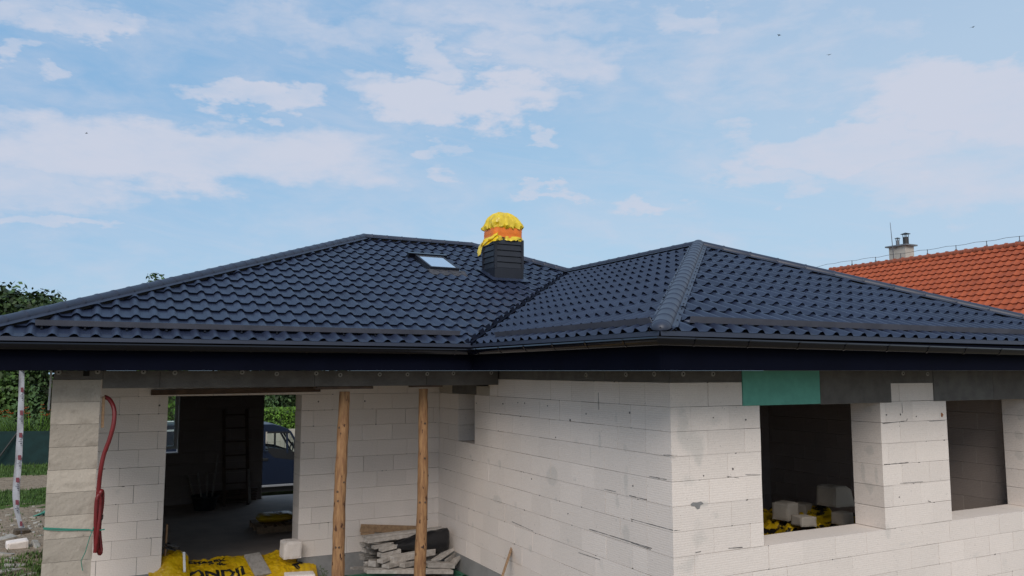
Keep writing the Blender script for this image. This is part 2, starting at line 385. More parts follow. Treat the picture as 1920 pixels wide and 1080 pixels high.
# ------------------------------------------------------------------ ground
def gz(x, y):
    t = min(1, max(0, (y - 11.5) / 5.0)); t = t * t * (3 - 2 * t)
    base = -0.42 * t
    if -9 < x < 12 and 5 < y < 40 and not (x > -.3 and y < 19.2):
        base += .05 * noise.noise(Vector((x * .8, y * .8, 0))) + .03 * noise.noise(Vector((x * 3, y * 3, 4)))
    if y > 19.2 and x > 0: base = base - .2 * min(1, (y - 19.2) / 2)
    return base
def ground_material():
    m_ = bpy.data.materials.new('building site soil'); m_.use_nodes = True
    nt = m_.node_tree; N = nt.nodes; L = nt.links; b = N['Principled BSDF']; b.inputs['Roughness'].default_value = .95
    b.inputs['Specular IOR Level'].default_value = .15
    tc = N.new('ShaderNodeTexCoord'); sep = N.new('ShaderNodeSeparateXYZ'); L.new(tc.outputs['Object'], sep.inputs[0])
    def nz(s, d, r=.6):
        n = N.new('ShaderNodeTexNoise'); n.inputs['Scale'].default_value = s; n.inputs['Detail'].default_value = d
        n.inputs['Roughness'].default_value = r; L.new(tc.outputs['Object'], n.inputs['Vector']); return n.outputs[0]
    def mix(f, a, c):
        mx = N.new('ShaderNodeMix'); mx.data_type = 'RGBA'; L.new(f, mx.inputs[0])
        for i, v in ((6, a), (7, c)):
            if isinstance(v, tuple): mx.inputs[i].default_value = (*v, 1)
            else: L.new(v, mx.inputs[i])
        return mx.outputs[2]
    def rng(v, a, c, d=0.0, e=1.0):
        r = N.new('ShaderNodeMapRange'); L.new(v, r.inputs[0]); r.inputs[1].default_value = a; r.inputs[2].default_value = c
        r.inputs[3].default_value = d; r.inputs[4].default_value = e; return r.outputs[0]
    soil = mix(rng(nz(5, 8), .4, .62), (.27, .205, .145), (.14, .10, .065))
    soil = mix(rng(nz(28, 4), .45, .62), soil, (.32, .265, .20))
    grass = mix(rng(nz(9, 5), .35, .65), (.035, .075, .012), (.075, .12, .022))
    # grass lies in strips along the track : ramp on y jittered by noise
    j = N.new('ShaderNodeMath'); j.operation = 'MULTIPLY_ADD'; L.new(nz(.9, 5), j.inputs[0]); j.inputs[1].default_value = 3.0
    L.new(sep.outputs[1], j.inputs[2])
    y = N.new('ShaderNodeMath'); y.operation = 'SUBTRACT'; L.new(j.outputs[0], y.inputs[0]); y.inputs[1].default_value = 1.5
    cr = N.new('ShaderNodeValToRGB'); L.new(rng(y.outputs[0], 12, 37), cr.inputs[0])
    els = cr.color_ramp.elements; els[0].position = 0; els[0].color = (.35,) * 3 + (1,); els[1].position = 1; els[1].color = (1, 1, 1, 1)
    for yy, v in ((15.5, .5), (18.2, .35), (19.3, 0), (24.8, 0), (25.5, 1), (28.4, 1), (28.9, 0), (32.0, 0), (32.5, 1)):
        e = els.new((yy - 12) / 25.0); e.color = (v, v, v, 1)
    n2 = nz(2.2, 7)
    s_ = N.new('ShaderNodeMath'); s_.operation = 'ADD'; L.new(cr.outputs[0], s_.inputs[0]); L.new(rng(n2, .3, .7, -.45, .45), s_.inputs[1])
    col = mix(rng(s_.outputs[0], .42, .6), soil, grass)
    L.new(col, b.inputs['Base Color'])
    bp = N.new('ShaderNodeBump'); bp.inputs['Strength'].default_value = .6; bp.inputs['Distance'].default_value = .06
    L.new(nz(14, 8), bp.inputs['Height']); L.new(bp.outputs[0], b.inputs['Normal'])
    return m_
def frange(a, b, s):
    o = []
    while a < b - 1e-6: o.append(a); a += s
    return o
def build_ground():
    xs = [-900, -400, -150, -60, -30, -15] + frange(-9, 12, .3) + [12, 18, 30, 60, 150, 400, 900]
    ys = [-900, -300, -80, -20, 0] + frange(5, 40, .3) + [40, 55, 90, 200, 500, 900]
    m_ = MB()
    idx = [[m_.vert((x, y, gz(x, y))) for x in xs] for y in ys]
    for j in range(len(ys) - 1):
        for i in range(len(xs) - 1): m_.face((idx[j][i], idx[j][i + 1], idx[j + 1][i + 1], idx[j + 1][i]))
    tag(m_.build('ground', ground_material(), smooth=60), kind='structure')
build_ground()

# ------------------------------------------------------------------ the house
house = empty('house', (4.94, 6.19, 0), label='unfinished single-storey house of white aerated blocks under a dark navy metal tile roof', cat='house')
HP = Matrix.Translation((-4.94, -6.19, 0))
def H(mb, name, mats, **k):
    o = mb.build(name, mats, **k); o.parent = house; o.matrix_parent_inverse = HP
    return o
def sub(o, parent):
    o.parent = parent; o.matrix_parent_inverse = Matrix.Identity(4); return o

ZB, CH = 0.45, 0.235
def cz(k): return ZB + CH * k
BL = 0.478

def block_wall(name, axis, face, inner, u0, u1, courses, openings, out, stains, seed, res=0.04, keep_back=True, mats=None, bl=BL, inner_mat=True):
    """axis 'x': wall runs along x, outer face at y=face, inner at y=inner.  axis 'y': runs along y."""
    r_ = random.Random(seed); m_ = MB()
    def P(u, d, z): return Vector((u, d, z)) if axis == 'x' else Vector((d, u, z))
    def stain(p):
        s = 0.0
        for (x, y, z, rx, ry, rz, st) in stains:
            q = ((p.x - x) / rx) ** 2 + ((p.y - y) / ry) ** 2 + ((p.z - z) / rz) ** 2
            if q < 2.5: s = max(s, st * (1 - q * .8) + .35 * noise.noise(p * 9))
        return max(0, s)
    def grid(pf, a0, a1, b0, b1, tone, sub_=True):
        na = max(1, int((a1 - a0) / res)) if sub_ else 1; nb = max(1, int((b1 - b0) / res)) if sub_ else 1
        idx = []
        for j in range(nb + 1):
            row = []
            for i in range(na + 1):
                p = pf(a0 + (a1 - a0) * i / na, b0 + (b1 - b0) * j / nb)
                row.append(m_.vert(p, tone, stain(p) if sub_ else 0))
            idx.append(row)
        for j in range(nb):
            for i in range(na): m_.face((idx[j][i], idx[j][i + 1], idx[j + 1][i + 1], idx[j + 1][i]))
    lo, hi = min(face, inner), max(face, inner)
    for k in range(courses[0], courses[1]):
        z0, z1 = cz(k), cz(k + 1); zm = (z0 + z1) / 2
        segs = [(u0, u1, False, False)]
        for (a, b, oz0, oz1) in openings:
            if oz0 < zm < oz1:
                ns = []
                for (s0, s1, e0, e1) in segs:
                    if b <= s0 or a >= s1: ns.append((s0, s1, e0, e1)); continue
                    if a > s0: ns.append((s0, a, e0, True))
                    if b < s1: ns.append((b, s1, True, e1))
                segs = ns
        for (s0, s1, e0, e1) in segs:
            m_.mat = 1
            a3, b3 = P(s0 + .012, lo + .012, z0 - (.0 if k > courses[0] else -.005)), P(s1 - .012, hi - .012, z1 - .004)
            m_.box(tuple(a3), tuple(b3)); m_.mat = 0
            off = (k % 2) * bl / 2 + r_.uniform(-.04, .04)
            cuts = [s0]; c = u0 + off
            while c < s1 - .07:
                if c > s0 + .07: cuts.append(c)
                c += bl + r_.uniform(-.006, .006)
            cuts.append(s1)
            for a, b in zip(cuts, cuts[1:]):
                tone = r_.random(); g = r_.choice((.0006, .001, .0018, .0028)); ga = 0 if a == s0 else g; gb = 0 if b == s1 else g
                gv = r_.choice((.0014, .002, .0026, .0036)); jo = r_.uniform(-.002, .002)
                f = face + (jo if face < inner else -jo)
                zz0, zz1 = z0 + gv * .5, z1 - gv
                grid(lambda u, z: P(u, f, z), a + ga, b - gb, zz0, zz1, tone)
                if keep_back:
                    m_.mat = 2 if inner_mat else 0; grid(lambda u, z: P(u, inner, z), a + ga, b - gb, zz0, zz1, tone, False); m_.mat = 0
                if res < .5:
                    for _ in range(3):      # chipped arrises
                        if r_.random() < .16:
                            cx_, cz_ = r_.choice((a, b, r_.uniform(a, b))), r_.choice((zz0, zz1)); w_, h_ = r_.uniform(.006, .022), r_.uniform(.004, .012)
                            if s0 + .03 < cx_ < s1 - .03:
                                m_.mat = 1; ff = f + (-.0009 if face < inner else .0009)
                                m_.poly([P(cx_ + dx_ * w_, ff, cz_ + dz_ * h_) for dx_, dz_ in ((-1, 0), (-.3, -r_.uniform(.3, 1)), (.8, -.4), (1, .1), (.2, r_.uniform(.3, 1)))]); m_.mat = 0
                isl, isr = (a == s0), (b == s1)
                grid(lambda d, z: P(a + ga, d, z), lo if lo != face else f, hi if hi != face else f, zz0, zz1, tone, isl)
                grid(lambda d, z: P(b - gb, d, z), lo if lo != face else f, hi if hi != face else f, zz0, zz1, tone, isr)
                for zc in (zz0, zz1): m_.poly([P(a + ga, f, zc), P(b - gb, f, zc), P(b - gb, inner, zc), P(a + ga, inner, zc)])
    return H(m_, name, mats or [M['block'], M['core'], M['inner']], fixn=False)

XB, YA, YB, TH = 4.94, 6.19, 12.0, 0.40
XR = 11.45; XL = -0.38; YREAR = 18.8; TOPC = 11

# window wall (faces the camera, right)
stA = []
def spA(px, py, w, h, s=1.0):
    p = at(px, py, YA); q = at(px + w, py, YA); stA.append((p.x, YA, p.z, max(.03, q.x - p.x), .3, h * 8 / 1500, s))
for a in ((1300, 830, 26, 30, .9), (1280, 800, 14, 45, .7), (1310, 850, 12, 26, .8), (1310, 1000, 22, 30, .6), (1290, 905, 20, 16, .6), (1316, 945, 14, 8, 1.1),
          (1345, 965, 12, 10, .6), (1290, 1060, 30, 20, .6), (1665, 995, 7, 30, .6), (1700, 1022, 26, 6, .6), (1830, 1042, 30, 6, .7), (1885, 1060, 10, 26, .5), (1340, 790, 20, 14, .5), (1560, 1050, 30, 8, .4)): spA(*a)
for zz, dy, r1, r2 in ((1.98, -.11, .018, .14), (1.98, .05, .018, .14), (1.84, -.03, .11, .03), (2.24, -.04, .07, .06), (1.80, -.03, .05, .05), (2.72, -.05, .07, .05)):
    stA.append((7.92, 6.4 + dy, zz, .3, r1, r2, 1.3))
for zz in (2.55, 2.6, 2.05, 1.75, 2.3): stA.append((10.85, 6.38 + rnd.uniform(-.08, .08), zz, .3, .06, .07, 1.2))
WIN_A = [(6.09, 7.92, cz(4), cz(10)), (9.09, 10.85, cz(4), cz(10)), (5.855, 8.11, cz(10), 9), (8.865, 11.2, cz(10), 9)]
wallA = block_wall('wall', 'x', YA, YA + TH, XB, XR, (0, TOPC), WIN_A, -1, stA, 11)
# side wall of the wing (runs away from the camera)
stB = []
def spB(px, py, w, h, s=1.0):
    p = atX(px, py, XB); q = atX(px + w, py, XB); stB.append((XB, p.y, p.z, .3, max(.03, abs(q.y - p.y)), h * .0062 * (p.y / 9), s))
for a in ((1036, 893, 13, 22, 1.0), (1228, 858, 16, 22, .9), (1235, 945, 20, 26, 1.0), (1228, 790, 14, 55, 1.2), (933, 937, 10, 10, .9), (1125, 830, 4, 34, .7), (1107, 850, 4, 24, .6),
          (1174, 905, 6, 40, .7), (1158, 945, 5, 24, .8), (1175, 1000, 8, 26, .9), (1240, 1055, 16, 34, 1.1), (1080, 825, 7, 10, .7), (1172, 840, 6, 8, .9), (882, 856, 3, 8, .9), (937, 870, 3, 10, 1.0),
          (916, 865, 3, 8, .8), (1042, 935, 4, 10, .8), (1077, 900, 5, 10, .6), (886, 985, 3, 10, .7), (917, 962, 4, 9, .8), (967, 948, 4, 6, .7), (970, 1015, 4, 10, .6), (995, 1030, 5, 9, .7), (1065, 1015, 5, 8, .7),
          (1155, 780, 5, 24, .6), (1120, 760, 5, 30, .35), (860, 970, 3, 12, .6), (1128, 1060, 6, 26, .5), (1180, 1055, 6, 22, .5), (1000, 1010, 12, 4, .5), (905, 1020, 14, 5, .5)): spB(*a)
WIN_B = [(10.66, 11.25, cz(7), cz(10)), (10.2, 12.1, cz(10), 9)]
wallB = block_wall('wall', 'y', XB, XB + TH, YA + TH + .003, YB + TH, (0, TOPC), WIN_B, -1, stB, 5)
# the visible corner return of the window wall closes the end of wall B with its own end faces
# back wall of the terrace
stC = []
for px, py, w, h, s in ((640, 990, 6, 14, .6), (600, 985, 4, 14, .8), (800, 760, 12, 20, .35), (330, 900, 10, 8, .4), (220, 920, 8, 8, .6), (700, 830, 8, 8, .4)):
    p = at(px, py, YB); stC.append((p.x, YB, p.z, w * .0075, .3, h * .0075, s))
WIN_C = [(0.93, 2.75, -1, cz(10) + .01)]
wallC = block_wall('wall', 'x', YB, YB + TH, XL + .01, XB - .002, (0, TOPC), WIN_C, -1, stC, 23)
# left outer wall, rear wall with window and doorway, right wall, partitions
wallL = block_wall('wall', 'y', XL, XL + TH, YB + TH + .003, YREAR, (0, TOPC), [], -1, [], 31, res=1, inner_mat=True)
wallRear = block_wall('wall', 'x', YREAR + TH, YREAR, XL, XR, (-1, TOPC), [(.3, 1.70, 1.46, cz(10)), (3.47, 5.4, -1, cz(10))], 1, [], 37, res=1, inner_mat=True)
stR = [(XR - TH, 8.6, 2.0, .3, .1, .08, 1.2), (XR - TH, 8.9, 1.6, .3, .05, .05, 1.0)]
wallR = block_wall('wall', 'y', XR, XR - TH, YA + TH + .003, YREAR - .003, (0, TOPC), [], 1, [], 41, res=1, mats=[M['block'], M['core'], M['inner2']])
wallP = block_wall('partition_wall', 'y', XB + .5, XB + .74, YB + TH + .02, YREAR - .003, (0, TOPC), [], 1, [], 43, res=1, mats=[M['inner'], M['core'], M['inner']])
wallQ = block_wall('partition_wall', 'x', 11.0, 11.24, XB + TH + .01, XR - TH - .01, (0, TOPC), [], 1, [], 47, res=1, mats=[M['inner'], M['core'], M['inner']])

def plinth():
    m_ = MB()
    for a, b in (((XB - .004, YA - .012, -.3), (XR, YA + TH, ZB - .003)), ((XB + .012 - .018, YA + TH + .004, -.3), (XB + TH, YB + TH, ZB - .003)),
                 ((XL, YB - .006, -.3), (.93, YB + TH, ZB - .003)), ((2.75, YB - .006, -.3), (XB - .012, YB + TH, ZB - .003)), ((.932, YB, -.3), (2.748, YB + TH, .296))):
        m_.box(a, b)
    H(m_, 'plinth', M['plinth'])
    m_ = MB(); m_.box((XL + TH, YB + TH + .002, .2), (XR - TH - .002, YREAR + TH, .30)); m_.box((XB + TH + .002, YA + TH + .002, .2), (XR - TH - .002, YB + TH, .298))
    H(m_, 'floor_slab', M['slab'])
    m_ = MB(); m_.box((XL + .02, YB + .02, 3.06), (XR - .02, YREAR + TH - .02, 3.12)); m_.box((XB + .02, YA + .02, 3.055), (XR - .02, YB + .3, 3.118))
    H(m_, 'ceiling_slab', M['wood_dark'])
plinth()

# lintels, ring beam boards
def join_marks(o, mb, mt):
    me = o.data; k = len(me.materials); me.materials.append(mt)
    bm = bmesh.new(); bm.from_mesh(me); vs = [bm.verts.new(v) for v in mb.v]
    for f in mb.f:
        nf = bm.faces.new([vs[i] for i in f]); nf.material_index = k
    bm.to_mesh(me); bm.free()
def ring():
    def bx(name, mt, a, b, bev=.002): m_ = MB(); m_.box(a, b); return H(m_, name, mt, bevel=bev)
    z11 = cz(11)
    Z = 3.15
    # green board + grey boards on the window wall
    bx('green_board', M['green'], (5.86, YA - .012, cz(10) - .005), (6.962, YA + .05, Z))
    bx('lintel_board', M['concrete'], (6.967, YA - .010, cz(10) - .012), (8.108, YA + TH, Z))
    bx('lintel_board', M['concrete'], (5.90, YA + .055, cz(10) - .004), (6.96, YA + TH, Z))
    bx('lintel_board', M['concrete2'], (8.867, YA - .010, cz(10) - .010), (10.02, YA + TH, Z))
    bx('lintel_board', M['concrete'], (10.026, YA - .008, cz(10) - .013), (11.2, YA + TH, Z))
    bx('ring_board', M['concrete'], (XB, YA - .006, z11 + .002), (5.854, YA + TH, Z))
    bx('ring_board', M['concrete'], (8.112, YA - .006, z11 - .03), (8.862, YA + .04, Z))
    bx('ring_board', M['concrete'], (11.205, YA - .006, z11 + .002), (XR, YA + TH, Z))
    # wall B
    bx('ring_board', M['concrete'], (XB - .006, YA + .005, z11 + .002), (XB + TH, 7.3, Z))
    bx('ring_board', M['concrete2'], (XB - .005, 7.305, z11 + .002), (XB + TH, 9.86, Z))
    bx('block_lintel', M['block_rough'], (XB - .004, 10.155, cz(10) + .002), (XB + TH, 10.60, 2.93))
    bx('window_lintel', M['concrete'], (XB - .006, 10.605, cz(10) + .002), (XB + TH, 11.48, Z))
    bx('block_lintel', M['block_rough'], (XB - .004, 11.485, cz(10) + .002), (XB + TH, YB - .003, 3.0))
    bx('ring_board', M['concrete2'], (XB + .0, 11.485, 3.003), (XB + TH, YB - .003, Z))
    # over the patio opening
    bx('lintel_board', M['concrete'], (.6, YB + .012, cz(10) + .10), (3.3, YB + TH - .01, Z), .001)
    bx('ring_board', M['concrete2'], (XL + .01, YB - .006, z11 + .002), (XB - .01, YB + TH, Z), .001)
    bx('ring_board', M['concrete2'], (XL, YREAR, z11 + .002), (XR, YREAR + TH, Z), .001)
    bx('ring_board', M['concrete2'], (XR - TH, YA + TH, z11 + .002), (XR, YREAR - .01, Z), .001)
    bx('ring_board', M['concrete2'], (XL, YB + TH + .002, z11 + .002), (XL + TH, YREAR - .01, Z), .001)
    # terrace beam, slightly out of level like in the picture
    m_ = MB(); Yb = 9.885
    for (a, b, za, zb, za2, zb2) in ((XL + .01, 0.095, 3.055, 3.055, 0, 0), (0.098, XB - .008, 2.957, 2.957, 0, 0)):
        m_.prism([(a, Yb, za), (b, Yb, zb), (b, Yb, 3.15), (a, Yb, 3.15)], (0, 0, 0), (0, .26, 0))
    beam = H(m_, 'terrace_beam', M['concrete'], bevel=.002)
    # seams in the beam
    for px in (300, 590, 800): m_ = MB(); p = at(px, 710, Yb - .001); m_.box((p.x - .002, Yb - .0015, 2.965), (p.x + .002, Yb + .01, 3.14)); sub(m_.build('board_seam', M['void']), beam)
    for px, py in ((110, 698), (183, 697), (269, 697), (328, 699), (454, 698), (519, 701), (593, 700), (638, 703), (712, 702), (764, 702), (801, 701), (850, 700), (921, 699)):
        p = at(px, py, Yb)
        m_ = MB(); m_.tube([(p.x, Yb - .006, p.z), (p.x, Yb + .01, p.z)], [.026, .030], 16); m_.mat = 1
        m_.tube([(p.x, Yb - .008, p.z), (p.x, Yb - .004, p.z)], .009, 8)
        sub(m_.build('fixing_plug', [M['plug'], M['void']], smooth=40), beam)
    p = at(162, 700, Yb); m_ = MB(); m_.box((p.x - .03, Yb - .004, p.z - .03), (p.x + .03, Yb + .004, 3.15)); sub(m_.build('pocket', M['void']), beam)
    for px, py in ((850, 698), (915, 699), (1010, 696.5), (1036, 697), (1105, 697.5), (1175, 697), (1227, 699)):
        pass
    for px, py, in ((1100, 703), (1175, 702), (1228, 701)):
        p = atX(px, py, XB); m_ = MB(); m_.tube([(XB - .012, p.y, p.z), (XB + .0, p.y, p.z)], [.026, .03], 16); m_.mat = 1
        m_.tube([(XB - .014, p.y, p.z), (XB - .010, p.y, p.z)], .009, 8); H(m_, 'fixing_plug', [M['plug'], M['void']], smooth=40)
    for px, py in ((1280, 701), (1336, 701), (1692, 700), (1738, 701)):
        p = at(px, py, YA); m_ = MB(); m_.tube([(p.x, YA - .012, p.z), (p.x, YA, p.z)], [.024, .028], 16); m_.mat = 1
        m_.tube([(p.x, YA - .014, p.z), (p.x, YA - .010, p.z)], .009, 8); H(m_, 'fixing_plug', [M['plug'], M['void']], smooth=40)
    # drill holes and chips
    m_ = MB(); mA, mB, mC = MB(), MB(), MB(); m_ = mA
    for px, py in ((1337, 783), (1398, 787), (1662, 778), (1688, 777), (1718, 781), (1374, 879), (1319, 892), (1686, 932)):
        p = at(px, py, YA); r = rnd.uniform(.006, .011); m_.tube([(p.x, YA - .0035, p.z), (p.x, YA + .005, p.z)], r, 7, jit=.3)
    m_ = mB
    for px, py in ((893, 756), (943, 757), (971, 755), (984, 756), (1027, 761), (1069, 788), (1099, 776), (1181, 774), (1042, 820), (1187, 911), (1065, 963), (997, 898)):
        p = atX(px, py, XB); r = rnd.uniform(.007, .013); m_.tube([(XB - .0035, p.y, p.z), (XB + .005, p.y, p.z)], r, 7, jit=.3)
    m_ = mC
    for px, py in ((597, 753), (684, 752), (299, 760), (632, 859)):
        p = at(px, py, YB); m_.tube([(p.x, YB - .0035, p.z), (p.x, YB + .005, p.z)], .013, 7, jit=.2)
    # widened, crumbled joints
    m_ = mB
    def crack(pts, w, plane):
        m_ = mA if plane is pA else mB
        P = [plane(*p) for p in pts]
        for a, b in zip(P, P[1:]):
            n = max(2, int((b - a).length / .05))
            for i in range(n):
                p, q = a.lerp(b, i / n), a.lerp(b, (i + 1) / n); m_.bar(p, q, .006, w * rnd.uniform(.1, .7))
    pB = lambda x, y: atX(x, y, XB - .001); pA = lambda x, y: at(x, y, YA - .001)
    crack([(1183, 973), (1262, 994)], .009, pB); crack([(1105, 992), (1222, 1028)], .010, pB); crack([(1183, 1017), (1220, 1030)], .008, pB)
    crack([(1180, 929), (1213, 937)], .011, pB); crack([(1218, 893), (1250, 899)], .008, pB); crack([(1133, 917), (1155, 922)], .006, pB)
    crack([(1122, 736), (1123, 768)], .007, pB); crack([(1085, 1036), (1125, 1049)], .007, pB); crack([(960, 978), (1000, 996)], .006, pB)
    crack([(1244, 853), (1270, 853.5)], .009, pB)
    crack([(1366, 1028), (1392, 1026)], .010, pA); crack([(1363, 893), (1385, 896)], .007, pA); crack([(1398, 890), (1425, 890)], .009, pA)
    crack([(1655, 794), (1700, 789), (1701, 785)], .010, pA); crack([(1658, 871), (1703, 867)], .010, pA); crack([(1742, 790), (1772, 788)], .008, pA)
    crack([(1688, 906), (1730, 903)], .007, pA); crack([(1740, 939), (1745, 941)], .01, pA); crack([(1691, 755), (1692, 775)], .005, pA)
    crack([(1264, 995), (1275, 994)], .008, pA); crack([(1304, 1036), (1314, 1034)], .008, pA)
    join_marks(wallA, mA, M['core']); join_marks(wallB, mB, M['core']); join_marks(wallC, mC, M['core'])
    m_ = MB(); p = at(1766, 778, YA); m_.tube([(p.x, YA - .004, p.z), (p.x, YA + .004, p.z)], .022, 9, jit=.35)
    join_marks(wallA, m_, M['rust'])
    p = at(1307, 948, YA); m_ = MB(); m_.mat = 0
    pts = [(p.x + dx, YA - .003, p.z + dz) for dx, dz in ((-.08, .02), (-.05, .035), (0, .03), (.05, .035), (.08, .015), (.04, .0), (.03, -.03), (0, -.035), (-.03, -.005), (-.07, 0))]
    m_.prism(pts, (0, 0, 0), (0, .01, 0)); join_marks(wallA, m_, M['plinth'])
ring()

def pillar():
    r_ = random.Random(3); m_ = MB(); y0, y1 = 9.88, 10.16
    top = 3.053
    z = top; zs = [top]
    while z > -.2:
        z -= .238; zs.append(z)
    for a, b in zip(zs[1:], zs):
        t = r_.random(); dx = r_.uniform(-.004, .004); dy = r_.uniform(-.003, .003)
        n = 16
        P = []
        for j in range(9):
            for i in range(n + 1):
                x = XL + dx + (.46) * i / n; zz = a + .0015 + (b - a - .003) * j / 8
                p = Vector((x, y0 + dy + .004 * noise.noise(Vector((x * 22, zz * 22, t * 9))), zz))
                P.append(m_.vert(p, t, max(0, (b - zz) / (b - a) * .35 + .5 * noise.noise(Vector((x * 6, zz * 9, t * 30))))))
        for j in range(8):
            for i in range(n): k = j * (n + 1) + i; m_.face((P[k], P[k + 1], P[k + n + 2], P[k + n + 1]))
        m_.t = t
        c = [(XL + dx, y0 + dy), (XL + dx + .46, y0 + dy), (XL + dx + .46, y1), (XL + dx, y1)]
        lo = [Vector((x, y, a + .0015)) for x, y in c]; hi = [Vector((x, y, b - .0015)) for x, y in c]
        for i in (1, 2, 3): j = (i + 1) % 4; m_.poly([lo[i], lo[j], hi[j], hi[i]])
        m_.poly(lo[::-1]); m_.poly(hi)
    m_.mat = 1; m_.box((XL + .012, y0 + .016, -.3), (XL + .448, y1 - .012, top - .01))
    H(m_, 'pillar', [M['block_rough'], M['core']], fixn=False)
pillar()

# ------------------------------------------------------------------ the roof
xI, yI, yO, ZE = 4.32, 9.41, 5.533, 3.466
YBK = 20.10
P3 = Vector((8.115, 9.419, 5.019)); P4 = Vector((8.115, 13.209, 5.019))
P2 = Vector((6.755, 14.747, 5.647)); P1 = Vector((4.479, 14.747, 5.647))
PL = Vector((-1.21, yI, ZE)); PI_ = Vector((xI, yI, ZE)); PO = Vector((xI, yO, ZE)); PR = Vector((11.831, yO, ZE))
PLB = Vector((-1.21, YBK, ZE)); PRB = Vector((11.831, YBK, ZE))
TM, TW, TF = .4087, .4092, .3996

def tiled_slope(name, A, B, poly, period, pitch, amp, lip, mt, phase=0.0, parent=None, nper=8, nrow=4, seed=1, tonecell=True, inset=None):
    A = Vector(A); u = (Vector(B) - A).normalized()
    n = Vector((0, 0, 0))
    poly = [Vector(p) for p in poly]
    far = max(poly, key=lambda p: ((p - A) - u * (p - A).dot(u)).length)
    w = (far - A) - u * (far - A).dot(u); w.normalize(); n = u.cross(w)
    if n.z < 0: n = -n
    us = [(p - A).dot(u) for p in poly]; vs = [(p - A).dot(w) for p in poly]
    u0, u1 = min(us) - .3, max(us) + .3; v1 = max(vs) + .2
    r_ = random.Random(seed)
    def prof(x):
        t = (x / period + phase) % 1.0
        # broad shallow pan, narrow round roll
        if t < .52: s = math.sin(math.pi * t / .52); return min(1.0, s ** 1.15 * 1.1)
        return 0.0
    U = []; x = math.floor(u0 / period) * period
    while x < u1:
        for k in range(nper): U.append(x + period * (k / nper))
        x += period
    m_ = MB(); rows = []
    R_ = int(v1 / pitch) + 1
    for r in range(R_):
        sched = [(-.018, lip)] + [(pitch * k / nrow, lip * (1 - k / nrow)) for k in range(1, nrow)] + [(pitch + .004, 0.0)]
        if r == 0: sched[0] = (0.0, lip)
        for dv, h in sched:
            row = []
            for i, x in enumerate(U):
                cell = (math.floor(x / period + phase), r); t = .55 * random.Random(hash((cell, seed))).random() + .45 * random.Random(hash((math.floor(x / (period * 6)), r // 6, seed))).random()
                row.append(m_.vert(A + u * x + w * (r * pitch + dv) + n * (prof(x) * amp + h + .004 * noise.noise(Vector((x * .9, (r * pitch + dv) * .9, seed)))), t))
            rows.append(row)
    for a, b in zip(rows, rows[1:]):
        for i in range(len(U) - 1): m_.face((a[i], a[i + 1], b[i + 1], b[i]))
    me = bpy.data.meshes.new(name); me.from_pydata(m_.v, [], m_.f)
    a_ = me.attributes.new('tone', 'FLOAT', 'POINT'); a_.data.foreach_set('value', m_.tone)
    bm = bmesh.new(); bm.from_mesh(me)
    c = sum(poly, Vector()) / len(poly)
    for p, q in zip(poly, poly[1:] + poly[:1]):
        d = (q - p); d.z = 0; no = Vector((d.y, -d.x, 0)).normalized()
        if (c - p).dot(no) > 0: no = -no
        if abs(d.normalized().dot(u)) > .999 and abs((p - A).dot(w)) < .05: continue   # eave stays as rolled edge
        if inset and {inset[0], inset[1]} == {tuple(p), tuple(q)}: p = p - no * inset[2]
        bmesh.ops.bisect_plane(bm, geom=bm.verts[:] + bm.edges[:] + bm.faces[:], plane_co=p, plane_no=no, clear_outer=True)
    bmesh.ops.recalc_face_normals(bm, faces=bm.faces)
    up = sum((f.normal.z * f.calc_area() for f in bm.faces))
    if up < 0: bmesh.ops.reverse_faces(bm, faces=bm.faces)
    # thickness of the sheet at the eave : short downward lip
    bm.to_mesh(me); bm.free()
    me.materials.append(mt)
    for p in me.polygons: p.use_smooth = True
    me.set_sharp_from_angle(angle=R(50))
    o = bpy.data.objects.new(name, me); COL.objects.link(o)
    if parent is not None: o.parent = parent
    return o
def HR(o): o.parent = house; o.matrix_parent_inverse = HP; return o
PER, PIT, AMP, LIP = .198, .350, .039, .029
slope_main = HR(tiled_slope('roof_slope', PL, PI_, [PL, PI_, P4, P2, P1], PER, PIT, AMP, LIP, M['metal'], .12, inset=(tuple(PI_), tuple(P4), .05)))
slope_wl = HR(tiled_slope('roof_slope', PI_, PO, [PO, PI_, P4, P3], PER, PIT, AMP, LIP, M['metal'], .3, seed=2, inset=(tuple(PI_), tuple(P4), .05)))
slope_wf = HR(tiled_slope('roof_slope', PO, PR, [PO, PR, P3], PER, PIT, AMP, LIP, M['metal'], .4, seed=3))
slope_left = HR(tiled_slope('roof_slope', PLB, PL, [PLB, PL, P1], PER, PIT, AMP, LIP, M['metal'], 0, seed=4))
def plain_slopes():
    for pts in ([PR, PRB, P2, P4, P3], [PRB, PLB, P1, P2]):
        m_ = MB(); n = len(pts)
        if n == 5:
            m_.prism([PRB, P2, P4], (0, 0, -.05), (0, 0, 0)); m_.prism([PR, PRB, P4], (0, 0, -.05), (0, 0, 0)); m_.prism([PR, P4, P3], (0, 0, -.05), (0, 0, 0))
        else: m_.prism(pts, (0, 0, -.05), (0, 0, 0))
        H(m_, 'roof_slope', M['metal'])
    # underside boarding keeps daylight out of the loft
    m_ = MB(); d = Vector((0, 0, -.09))
    for pts in ([PL, PI_, P4, P2, P1], [PO, P3, P4, PI_], [PO, PR, P3], [PLB, PL, P1]):
        m_.poly([p + d for p in pts])
    H(m_, 'roof_underlay', M['soffit'], fixn=False)
plain_slopes()

